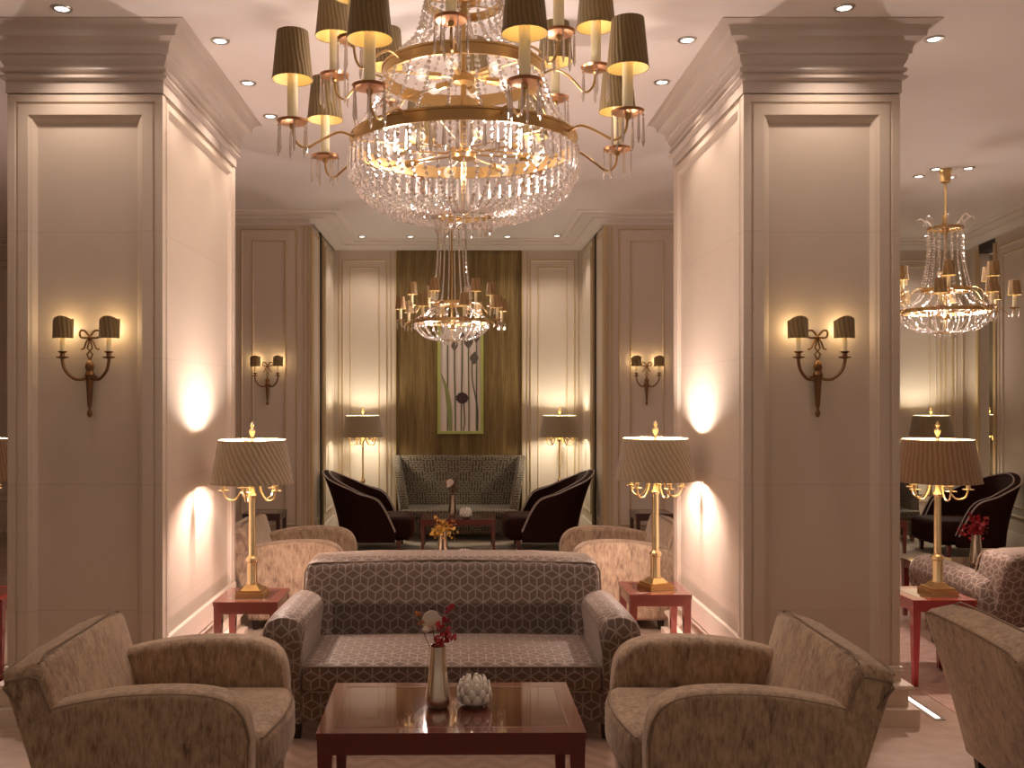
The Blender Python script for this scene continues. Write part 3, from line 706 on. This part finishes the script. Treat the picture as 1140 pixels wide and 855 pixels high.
place(fl,(6.32,11.12,0),R(10),'extra lamp standing in for a dark-shaded reflection in the right wall mirror strip')  # added lamp plays the reflection in the mirror strip

# ------------------------------------------------------------------ tables
def make_table(name,label,w,d,h,loc,rz=0,mats=('redwood','redtop'),group=None,leg=.055,ap=.06,tip=.55):
    root=thing(name,label,'table',loc,rz,group); t=.022
    b=MB(); b.panel((-w/2,-d/2,h),(1,0,0),(0,1,0),w,d,[(.002,0.0,0),(.052,0,0),(.054,-.0012,1),(.057,-.0012,1),(.059,.0,0)],1)
    b.add([(-w/2,-d/2,h),(w/2,-d/2,h),(w/2,d/2,h),(-w/2,d/2,h),(-w/2,-d/2,h-t),(w/2,-d/2,h-t),(w/2,d/2,h-t),(-w/2,d/2,h-t)],[(4,5,1,0),(5,6,2,1),(6,7,3,2),(7,4,0,3),(7,6,5,4)])
    b.build('tabletop',[M[mats[0]],M[mats[1]]],root,flat=True)
    b=MB(); i=.006; 
    b.box(-w/2+i,w/2-i,-d/2+i,-d/2+i+.02,h-t-ap,h-t); b.box(-w/2+i,w/2-i,d/2-i-.02,d/2-i,h-t-ap,h-t)
    b.box(-w/2+i,-w/2+i+.02,-d/2+i+.02,d/2-i-.02,h-t-ap,h-t); b.box(w/2-i-.02,w/2-i,-d/2+i+.02,d/2-i-.02,h-t-ap,h-t); b.build('apron',M[mats[0]],root)
    for sx in (-1,1):
        for sy in (-1,1):
            b=MB(); cx,cy=sx*(w/2-leg/2-.003),sy*(d/2-leg/2-.003); lt=leg*tip
            b.frustum(cx+sx*(leg-lt)/2*.3,cy+sy*(leg-lt)/2*.3,0,h-t,lt,lt,leg,leg,-sx*(leg-lt)/2*.3,-sy*(leg-lt)/2*.3); b.build('leg',M[mats[0]],root)
    return root
make_table('coffee_table','low glossy red-brown lacquered coffee table in front of the cube-pattern sofa',.922,.56,.45,(-.026,3.46,0),R(.6),ap=.055)
st=make_table('side_table','square red lacquered side table left of the sofa under a brass lamp',.352,.375,TZ,(-1.152,5.243,0),0,('redmid','redtop'),'square lacquered side tables',.045,.045)
place(st,(1.137,5.43,0),0,'square red lacquered side table right of the sofa under a brass lamp')
st2=make_table('side_table','bright red lacquered side table with tapered legs beside the right pillar',.352,.375,TZ,(2.66,5.29,0),0,('redbright','redtop'),'square lacquered side tables',.045,.045)
place(st2,(-2.67,5.30,0),0,'red side table at the far left edge, only one leg in view')
dk=make_table('side_table','dark wooden side table against the panelled wall left of the alcove',.36,.36,TZ,(-1.86,9.0,0),0,('darkwood','redtop'),'dark side tables by the back wall',.04,.045)
place(dk,(1.86,9.0,0),0,'dark wooden side table against the panelled wall right of the alcove')
ct=make_table('coffee_table','red-brown coffee table in the alcove before the patterned high-back sofa',.77,.5,.335,(0,9.75,0),0,('redwood','redtop'),'low coffee tables in the background',.045,.04)
place(ct,(4.14,9.65,0),0,'red-brown coffee table in the right room, its corner beside the pillar')
ct2=make_table('coffee_table','low coffee table hidden behind the front sofa carrying a vase of yellow leaves',.8,.5,.42,(-.03,6.6,0),0,('redwood','redtop'),'low coffee tables in the background',.045,.04)
place(ct2,(3.62,6.55,0),0,'low table in the right room carrying a silver vase and white lotus')

# ------------------------------------------------------------------ sofa with cube pattern
def make_sofa(label,loc,rz):
    root=thing('sofa',label,'sofa',loc,rz,'cube-pattern sofas'); hw=.79
    # local: front at y=0, back at y=.95
    b=MB(); b.rbox(-hw+.05,hw-.05,.03,.85,.075,.235,.025); b.build('base',M['hex'],root)
    def seat(p):
        x=p.x/.70; q=Vector(p); 
        if p.z>.25: q.z+= .018*(1-min(1,x*x))*(1-min(1,((p.y-.3)/.33)**2))
        return q
    b=MB(); b.rbox(-.697,.697,.0,.64,.225,.355,.035,4,10,seat); sc=b.build('seat_cushion',M['hex'],root)
    b=MB()
    for zz in (.348,.232): b.tube([(-.66,.006,zz),(.66,.006,zz)],.005,6)
    b.build('piping',M['piping'],sc)
    def lean(p):
        q=Vector(p); k=(p.z-.2)/.5; q.y+= .16*k; 
        if p.z<.6: pass
        e=abs(p.x)/.78; q.z-= .018*max(0,e-.6)/.4 if p.z>.6 else 0
        return q
    b=MB(); b.rbox(-.665,.665,.50,.60,.30,.55,.04,3,8,lean); 
    b.rbox(-.785,.785,.50,.80,.14,.735,.055,4,10,lean); bk=b.build('backrest',M['hex'],root)
    b=MB(); pts=[lean(Vector(p)) for p in ((-.783,.515,.50),(-.783,.512,.68),(-.765,.512,.715),(-.73,.512,.723),(0,.51,.725),(.73,.512,.723),(.765,.512,.715),(.783,.512,.68),(.783,.515,.50))]
    b.tube(pts,.005,6); b.build('piping',M['piping'],bk)
    for s in (-1,1):
        b=MB(); secs=[]
        # cross section at full size (x outwards, z), flared scroll
        cs=[(.0,.08),(.008,.25),(.045,.38),(.098,.455),(.108,.505),(.085,.552),(.035,.578),(-.02,.576),(-.068,.55),(-.088,.50),(-.08,.42),(-.08,.25),(-.08,.08)]
        C=[spl([(a,0,c) for a,c in cs],i/36) for i in range(37)]
        for y,k,dz in ((0.0,.86,-.03),(.008,.93,-.018),(.03,.985,-.005),(.07,1,0),(.2,1,0.),(.35,1,-.002),(.5,1,-.006),(.65,1,-.01),(.80,.97,-.015),(.82,.9,-.03)):
            q=[]
            for p in C:
                zz=.08+(p.z-.08)*(k if p.z>.3 else 1)+ (dz if p.z>.3 else 0)
                q.append(Vector((s*(hw-.02+p.x*k-.02*max(0,(y-.2))),y+ (0.02 if p.z<.3 and y<.02 else 0)+ max(0,(.30-p.z))*.0,zz)))
            secs.append(q if s>0 else q[::-1])
        b.loft(secs); b.build('armrest',M['hex'],root)
    for sx in (-.72,.72):
        for sy in (.06,.80):
            b=MB(); b.frustum(sx,sy,.0,.085,.035,.035,.05,.05); b.build('foot',M['footwood'],root)
    return root
sf=make_sofa('two-seat sofa in dark cube-pattern velvet between the side tables behind the coffee table',(-.03,4.30,0),0)
place(sf,(3.80,6.08,0),PI,'cube-pattern sofa in the right room seen from behind beyond the red side table')

# ------------------------------------------------------------------ armchair (faces +x)
def make_armchair(label,loc,rz):
    root=thing('armchair',label,'armchair',loc,rz,'mottled brown velvet armchairs'); W=.40
    top=[(-.405,.530),(-.33,.548),(-.22,.578),(-.08,.603),(.06,.613),(.18,.612),(.27,.600),(.33,.572),(.365,.527),(.382,.46),(.386,.38)]
    T=[spl([(a,0,c) for a,c in top],i/30) for i in range(31)]
    out=[(p.x,p.z) for p in T]+[(.384,.28),(.378,.18),(.368,.07),(.2,.07),(-.05,.07),(-.275,.07),(-.32,.25),(-.365,.40)]
    for s in (-1,1):
        b=MB(); a0,a1=(-W,-W+.125) if s<0 else (W-.125,W)
        b.slab(out,a0,a1,.032,5); arm=b.build('armrest',M['velvet'],root)
        b=MB(); yy=-W+.012 if s<0 else W-.012
        ppts=[(p.x,yy,p.z-.012) for p in T[3:-3]]+[(.375,yy,.40),(.374,yy,.28),(.366,yy,.12)]
        b.tube(ppts,.0045,6); b.build('piping',M['piping'],arm)
    # seat
    def bow(p):
        q=Vector(p)
        if p.x>.2: q.x+= .055*(1-(p.y/.3)**2)*(p.x-.2)/.2 - max(0,(.30-p.z))*.18*(p.x-.2)/.2
        if p.z>.35: q.z+= .015*(1-(p.y/.3)**2)
        return q
    b=MB(); b.rbox(-.28,.40,-.285,.285,.25,.425,.05,4,8,bow); sc=b.build('seat_cushion',M['velvet'],root)
    b=MB(); b.tube([bow(Vector((.388,-.27+.54*i/12,.41))) for i in range(13)],.0045,6); b.build('piping',M['piping'],sc)
    b=MB(); b.rbox(-.27,.375,-.285,.285,.07,.27,.03,3,6,bow); b.build('base',M['velvet'],root)
    # back slab: outline in xz extruded over the width with rounded upper corners
    o2=[(-.275,.07),(-.435,.665),(-.432,.685),(-.415,.700),(-.33,.722),(-.305,.718),(-.292,.70),(-.215,.40),(-.15,.20),(-.16,.07)]
    O=[]
    for i in range(len(o2)):
        a,c=o2[i],o2[(i+1)%len(o2)]; n=4 if math.hypot(a[0]-c[0],a[1]-c[1])>.1 else 1
        for k in range(n): O.append((a[0]+(c[0]-a[0])*k/n,a[1]+(c[1]-a[1])*k/n))
    def rc(p):
        q=Vector(p); e=max(0,(abs(p.y)-.30)/.1); 
        if p.z>.55: q.z-= .045*e*e*(p.z-.55)/.16
        if p.z>.5: q.x-= .012*(abs(p.y)/.4)**2
        return q
    b=MB(); b.slab(O,-W+.004,W-.004,.035,5,fn=rc); bk=b.build('backrest',M['velvet'],root)
    b=MB()
    for s in (-1,1):
        y=s*(W-.002)
        b.tube([rc(Vector((x,y,z))) for x,z in ((-.365,.56),(-.42,.655),(-.41,.684),(-.33,.706),(-.305,.695),(-.262,.545))],.0042,6)
    b.tube([rc(Vector((-.436,-W+.03+(2*W-.06)*i/14,.68))) for i in range(15)],.0045,6)
    b.tube([rc(Vector((-.318,-W+.03+(2*W-.06)*i/14,.724))) for i in range(15)],.004,6)
    b.build('piping',M['piping'],bk)
    for sx,sy in ((.31,-.33),(.31,.33),(-.235,-.33),(-.235,.33)):
        b=MB(); b.frustum(sx,sy,0,.075,.03,.03,.045,.045); b.build('foot',M['footwood'],root)
    return root
ac=make_armchair('mottled brown velvet armchair in the left foreground facing the coffee table',(-1.078,3.50,0),0)
place(ac,(1.015,3.50,0),PI,'mottled brown velvet armchair in the right foreground facing the coffee table')
place(ac,(2.43,3.62,0),R(-4),'brown velvet armchair at the right edge, seen from behind, beside the right pillar')
place(ac,(-1.15,6.72,0),0,'pinkish lit armchair behind the left side table facing inward')
place(ac,(1.15,6.72,0),PI,'pinkish lit armchair behind the right side table facing inward')

# ------------------------------------------------------------------ barrel chair (faces +x)
def shell(mb,plan,zt,fl,th,zb=.12,n=44):
    secs=[]; inn=[]; outr=[]
    for i in range(n+1):
        t=i/n; p=spl([(a,b,0) for a,b in plan],t); p2=spl([(a,b,0) for a,b in plan],min(1,t+.01)); p1=spl([(a,b,0) for a,b in plan],max(0,t-.01))
        d=(p2-p1).normalized(); nn=Vector((-d.y,d.x,0))  # outward
        z=spl([(a,0,0) for a in zt],t).x; f=spl([(a,b,0) for a,b in fl],t)
        F=Vector((f.x,f.y,0))
        q=[]
        def P(o,zz):
            k=max(0,(zz-zb)/(.82-zb))**1.6
            return p+nn*o+F*k+Vector((0,0,zz))
        m=5
        for j in range(m+1): q.append(P(-th,zb+(z-.03-zb)*j/m))
        q+= [P(-th*.85,z-.008),P(-th*.5,z),P(-th*.15,z-.008)]
        for j in range(m,-1,-1): q.append(P(0,zb+(z-.03-zb)*j/m))
        secs.append(q); inn.append(P(-th*.95,z-.012)); outr.append(P(-th*.05,z-.012))
    mb.loft(secs); return inn,outr
def make_barrel(label,loc,rz):
    root=thing('barrel_chair',label,'armchair',loc,rz,'dark brown velvet barrel chairs')
    plan=[(.27,-.34),(.12,-.345),(-.05,-.335),(-.19,-.25),(-.25,0),(-.19,.25),(-.05,.335),(.12,.345),(.27,.34)][::-1]
    zt=[.24,.535,.63,.745,.82,.745,.63,.535,.24]; fl=[(0,.0),(.0,.03),(-.06,.04),(-.16,.04),(-.19,0),(-.16,-.04),(-.06,-.04),(0,-.03),(0,0)]
    fl=[(0,0),(0,.03),(-.06,.04),(-.16,.04),(-.19,0),(-.16,-.04),(-.06,-.04),(0,-.03),(0,0)]
    plan=[(a,b) for a,b in plan]
    b=MB(); i_,o_=shell(b,plan[::-1],zt,[(a,-c) for a,c in fl],-.075); bk=b.build('backrest',M['brownvel'],root)
    b=MB(); b.tube(i_,.0075,6); b.tube(o_,.0075,6); b.build('piping',M['palepipe'],bk)
    def bow(p):
        q=Vector(p)
        if p.x>.2: q.x+= .05*(1-(p.y/.33)**2)*(p.x-.2)/.2
        return q
    b=MB(); b.rbox(-.2,.40,-.29,.29,.12,.36,.06,4,6,bow); b.build('seat',M['brownvel'],root)
    for sx,sy in ((.30,-.27),(.30,.27),(-.2,-.2),(-.2,.2)):
        b=MB(); b.frustum(sx,sy,0,.125,.028,.028,.045,.045); b.build('leg',M['redwood'],root)
    return root
bc=make_barrel('dark brown velvet barrel chair with pale piping on the left of the alcove',(-.905,9.77,0),0)
place(bc,(.915,9.78,0),PI,'dark brown velvet barrel chair with pale piping on the right of the alcove')
place(bc,(5.12,9.45,0),PI,'dark brown velvet barrel chair in the right room near the side wall')

# ------------------------------------------------------------------ high-back sofa
def make_highback(label,loc,rz=0):
    root=thing('high_back_sofa',label,'sofa',loc,rz,'high-back fret-pattern sofas')
    # front at y=0, rear y=.7
    b=MB(); b.rbox(-.62,.62,.02,.62,.07,.26,.02); b.build('base',M['fret'],root)
    b=MB(); b.rbox(-.635,.635,-.01,.56,.255,.345,.03); b.build('seat_cushion',M['fret'],root)
    def fl(p):
        q=Vector(p); k=max(0,(p.z-.25)/.65); q.x*= 1+ .22*k**1.3; q.y+= .10*k; return q
    b=MB(); b.rbox(-.60,.60,.50,.62,.15,.90,.04,3,8,fl); b.build('backrest',M['fret'],root)
    for s in (-1,1):
        o=[(.03,.09),(.04,.34),(.10,.50),(.20,.66),(.32,.80),(.42,.885),(.46,.90),(.60,.90),(.60,.09)]
        def f2(p):
            q=Vector(p); k=max(0,(p.z-.25)/.65); q.x+= s*.135*k**1.3; q.y+=.10*k*(q.y>.4); return q
        b=MB(); a0,a1=(.545,.64) if s>0 else (-.64,-.545)
        b.slab(o,a0,a1,.03,4,axis='x',fn=f2); b.build('wing',M['fret'],root)
        for y in (.06,.56):
            b=MB(); b.frustum(s*.57,y,0,.075,.03,.03,.045,.045); b.build('leg',M['redwood'],root)
    return root
hs=make_highback('high-back sofa with flared wings in grey fret pattern against the bronze panel',(.012,10.22,0))
place(hs,(4.40,10.17,0),0,'high-back sofa in the right room, almost hidden behind the pillar')

# ------------------------------------------------------------------ picture
root=thing('framed_picture','tall narrow botanical print of tulip stems in lime green frame on the bronze panel','picture',(.027,YB+.03,1.147))
w,h=.537,1.32
b=MB()
for (x0,x1,z0,z1) in ((-w/2,w/2,0,.03),(-w/2,w/2,h-.03,h),(-w/2,-w/2+.032,.03,h-.03),(w/2-.032,w/2,.03,h-.03)): b.box(x0,x1,-.045,0,z0,z1)
b.build('frame',M['lime'],root)
b=MB(); b.box(-w/2+.03,w/2-.03,-.03,-.005,.03,h-.03)
y=-.0315
def q(x0,x1,z0,z1,mi,yy=y): b.add([(x0,yy,z0),(x1,yy,z0),(x1,yy,z1),(x0,yy,z1)],[(0,1,2,3)],None,mi)
for k,x in enumerate((-.19,-.105,-.02,.065,.15)): q(x-.022,x+.022,.035,h-.035,1)
def rib(pts,ws,mi,yy):
    vs=[];fs=[]
    n=16
    for i in range(n+1):
        p=spl([(a,c,0) for a,c in pts],i/n); ww=spl([(a,0,0) for a in ws],i/n).x; vs+= [(p.x-ww,yy,p.y),(p.x+ww,yy,p.y)]
    for i in range(n): fs.append((2*i,2*i+1,2*i+3,2*i+2))
    b.add(vs,fs,None,mi)
for x0,x1,z1 in ((-.15,-.15,1.1),(-.06,-.068,1.03),(.01,.02,1.12),(.10,.095,1.08),(.20,.14,.90),(.19,.19,1.15)): rib([(x0,.035),(x0,.3),(x1,z1*.7),(x1,z1)],[.008]*4,2,y-.001)
rib([(-.115,.035),(-.13,.3),(-.17,.55),(-.235,.72)],[.02,.03,.02,.002],3,y-.002)
rib([(.035,.035),(.05,.15),(.04,.38)],[.008]*3,2,y-.002)
for x,z,s in ((-.07,1.04,1),(.095,1.08,1.3),(.185,1.14,1.1),(.16,.89,1.2),(.02,1.13,.9)): rib([(x,z-.06*s),(x,z),(x+.01,z+.06*s)],[.008,.042*s,.006],5,y-.003)
for k in range(9):
    a=2*PI*k/9; cx,cz=.02+.045*math.cos(a),.42+.04*math.sin(a); rib([(cx,cz-.028),(cx,cz),(cx,cz+.028)],[.006,.032,.006],4,y-.004-.0001*k)
rib([(.02,.39),(.02,.42),(.02,.46)],[.02,.05,.02],4,y-.0055)
b.build('print',[M['art_bg'],M['art_bar'],M['art_stem'],M['art_leaf'],M['art_dark'],M['art_bud']],root,flat=True)

# ------------------------------------------------------------------ vases, flowers, lotus holders
def make_vase(label,loc):
    b=MB(); b.lathe([(.0005,0),(.036,0),(.044,.012),(.0465,.03),(.045,.05),(.036,.12),(.0305,.18),(.029,.224),(.0275,.224),(.029,.18),(.034,.12),(.042,.05),(.0005,.02)],32)
    o=b.build('vase',M['silver']); o.location=loc; return tag(o,label,'vase','silver flared vases')
def leafcluster(mb,c,n,sp,r,rng):
    for k in range(n):
        p=Vector(c)+Vector((rng.gauss(0,sp),rng.gauss(0,sp),rng.gauss(0,sp*.9))); u=Vector((rng.gauss(0,1),rng.gauss(0,1),rng.gauss(0,1))).normalized(); v=u.orthogonal().normalized(); w=u.cross(v)
        rr=r*rng.uniform(.7,1.2); m=7
        vs=[p+v*rr*math.cos(2*PI*i/m)*1.2+w*rr*.8*math.sin(2*PI*i/m)+u*rr*.25*math.cos(4*PI*i/m) for i in range(m)]; vs2=[q+u*.0012 for q in vs]
        mb.add(vs+vs2,[tuple(range(m)),tuple(range(2*m-1,m-1,-1))]+[(i,(i+1)%m,m+(i+1)%m,m+i) for i in range(m)])
def make_flowers(label,loc,red,seed,lean=1,scale=1,mats=('redleaf','orangeleaf'),bush=False):
    rng=random.Random(seed); root=thing('flower_arrangement',label,'flowers',loc,0,'small dried flower arrangements'); z0=.10
    tips=[(.045,0,.36),(-.075,.01,.34),(-.02,-.01,.30),(.03,-.01,.28)]
    for t in tips[:2]+tips[2:]:
        b=MB(); b.tube([spl([(0,0,.03),(t[0]*.15,t[1]*.15,.17),(t[0]*.55*lean,t[1],.24),(t[0]*lean,t[1],t[2])],i/10) for i in range(11)],.0016,5); b.build('stem',M['stem'],root)
    b=MB()
    for c,n,sp in (((.012,-.02,.265),22,.016),((.035,-.012,.262),16,.014),((.018,-.02,.30),12,.012),((.032,0,.32),6,.007),((.040,0,.345),5,.006),((.046,0,.368),6,.005),((.005,-.01,.24),10,.012)): leafcluster(b,(c[0]*lean,c[1],c[2]),n,sp,.0085,rng)
    b.build('leaf_sprig',M[mats[0]],root)
    b=MB()
    for c,n,sp in (((-.06,0,.31),7,.006),((-.072,0,.34),8,.006),((-.045,0,.29),5,.006)): leafcluster(b,(c[0]*lean,c[1],c[2]),n,sp,.006,rng)
    b.build('orange_sprig',M[mats[1]],root)
    if bush:
        b=MB(); leafcluster(b,(-.01*lean,0,.27),60,.035,.013,rng); leafcluster(b,(.05*lean,0,.26),26,.022,.012,rng); leafcluster(b,(0,0,.33),20,.016,.012,rng); b.build('foliage',M[mats[0]],root); root.scale=(scale,)*3; return root
    b=MB(); secs=MB(); n=18; c=Vector((-.022*lean,.0,.315)); vs=[]
    for i in range(n):
        a=2*PI*i/n; rr=.040*(1-.12*(math.sin(a*1.5+.5)>.93)); vs.append((c.x+rr*math.cos(a)*.95,c.y-.006*math.sin(a),c.z+rr*math.sin(a)))
    vs2=[(x,y+.004,z) for x,y,z in vs]; b.add(vs+vs2,[tuple(range(n-1,-1,-1)) if False else tuple(range(n)),tuple(range(2*n-1,n-1,-1))]+[(i,(i+1)%n,n+(i+1)%n,n+i) for i in range(n)])
    b.ball((c.x-.02*lean,c.y-.002,c.z-.03),.016,10,6,.8); b.build('white_seed_disc',M['petal'],root)
    root.scale=(scale,)*3
    return root
def make_lotus(label,loc):
    b=MB(); b.lathe([(.0005,.0),(.03,.0),(.045,.02),(.046,.05),(.035,.07),(.0005,.06)],20)
    for row,(n,r0,z0,L,tilt,wd) in enumerate(((9,.042,.008,.045,1.05,.019),(9,.043,.022,.046,.85,.019),(9,.041,.040,.046,.55,.018),(7,.032,.058,.044,.30,.017),(5,.018,.070,.040,.05,.014))):
        for k in range(n):
            a=2*PI*(k+.5*(row%2))/n; ca,sa=math.cos(a),math.sin(a); secs=[]
            for i in range(7):
                t=i/6; ww=wd*(math.sin(PI*(.18+.82*t)*.98)**.55) if i<6 else .004
                rr=r0+L*.5*math.sin(tilt)*t; rr+= .010*math.sin(PI*t); zz=z0+L*math.cos(tilt)*t+L*.5*t*t*math.sin(tilt)
                sec=[]
                for j in range(6):
                    th=2*PI*j/6; lx=ww*math.cos(th); ly=.004*math.sin(th)-.25*ww*math.cos(th)**2*1.0
                    sec.append(((rr+ly)*ca-lx*sa,(rr+ly)*sa+lx*ca,zz))
                secs.append(sec)
            b.loft(secs)
    o=b.build('lotus_candle_holder',M['porcelain'],smooth=70); o.location=loc; return tag(o,label,'candle holder','white lotus candle holders')
v0=make_vase('flared silver vase on the front coffee table',(-.0747,3.45,.451))
make_flowers('red leaf sprigs with a white seed disc in the vase on the front coffee table',(-.0747,3.45,.451),1,3)
l0=make_lotus('white porcelain lotus candle holder on the front coffee table',(.0605,3.47,.451))
def cp(o,loc,label):
    c=o.copy(); COL.objects.link(c); c.location=loc; c['label']=label; return c
cp(v0,(-.108,6.55,.421),'silver vase just showing above the back of the front sofa')
make_flowers('yellow and orange leaf bunch in the vase behind the front sofa',(-.108,6.55,.395),0,5,-1.1,.95,('yellowleaf','orangeleaf'),True)
cp(l0,(.045,6.5,.421),'white lotus holder peeking over the back of the front sofa')
cp(v0,(-.06,9.75,.336),'silver vase on the alcove coffee table'); make_flowers('dried blossom and twigs in the vase on the alcove coffee table',(-.06,9.75,.336),0,6,.9,1.1,('stem','orangeleaf'))
cp(l0,(.08,9.62,.336),'white lotus holder on the alcove coffee table')
cp(v0,(3.56,6.42,.421),'silver vase on the low table in the right room'); f3=make_flowers('red and orange leaf bunch in the vase in the right room',(3.56,6.42,.42),0,9,-1.0,1.0,('redleaf','orangeleaf'),True)
cp(l0,(3.80,6.5,.421),'white lotus holder beyond the sofa back in the right room')

# ------------------------------------------------------------------ floor fittings
def uplight(label,x,y,L,power,tilt):
    root=thing('floor_uplight',label,'floor light',(x,y,0),0,'linear floor uplights beside the pillars')
    b=MB(); b.box(-.03,.03,-L/2-.02,L/2+.02,.0,.005); b.build('housing',M['chrome'],root)
    b=MB(); b.box(-.012,.012,-L/2,L/2,.005,.007); b.build('lens',M['uplens'],root)
    l=bpy.data.lights.new('uplight_beam','AREA'); l.shape='RECTANGLE'; l.size=.02; l.size_y=L; l.energy=power; l.color=(1,.62,.53)
    o=bpy.data.objects.new('uplight_beam',l); COL.objects.link(o); o.parent=root; o.location=(0,0,.010); o.rotation_euler=(0,PI+tilt,0)
M['uplens']=simple('uplight_lens',(1,1,1),.4,em=(1,.72,.62),es=2)
uplight('linear floor uplight washing the inner side of the left pillar',-1.30,5.38,1.1,5.5,0)
uplight('linear floor uplight washing the inner side of the right pillar',1.25,5.38,1.1,5.5,0)
uplight('bright linear uplight set in the floor right of the right pillar base',2.37,4.85,.47,.9,0)
b=MB(); b.lathe([(.048,.0045),(.048,.008),(.06,.008),(.06,.0045)],28,caps=False); b.lathe([(.001,.005),(.048,.005)],28,caps=False,mi=1)
o=b.build('floor_socket',[M['chrome'],M['dark']]); o.location=(2.85,5.42,0); tag(o,'round metal floor socket ring by the red table leg','floor socket')

# ------------------------------------------------------------------ world, camera
W=bpy.data.worlds.new('World'); SC.world=W; W.use_nodes=True
bg=W.node_tree.nodes['Background']; bg.inputs[0].default_value=(1,.77,.59,1); bg.inputs[1].default_value=.33
cam=bpy.data.cameras.new('camera'); co=bpy.data.objects.new('camera',cam); COL.objects.link(co); SC.camera=co
co.location=(0,0,H); co.rotation_euler=(PI/2,0,0); cam.sensor_width=36; cam.lens=1040/1140*36
cam.shift_x=60/1140; cam.shift_y=12.5/1140; cam.clip_start=.05; cam.clip_end=60
SC.view_settings.view_transform='Standard'; SC.view_settings.look='None'; SC.view_settings.gamma=1; SC.view_settings.exposure=0.12
SC.view_settings.use_curve_mapping=False
cy=SC.cycles; cy.use_denoising=True
try: cy.denoiser='OPENIMAGEDENOISE'
except Exception: pass
cy.max_bounces=10; cy.diffuse_bounces=5; cy.glossy_bounces=5; cy.transmission_bounces=10; cy.transparent_max_bounces=28
cy.sample_clamp_indirect=4; cy.caustics_reflective=False; cy.caustics_refractive=False; cy.blur_glossy=.5
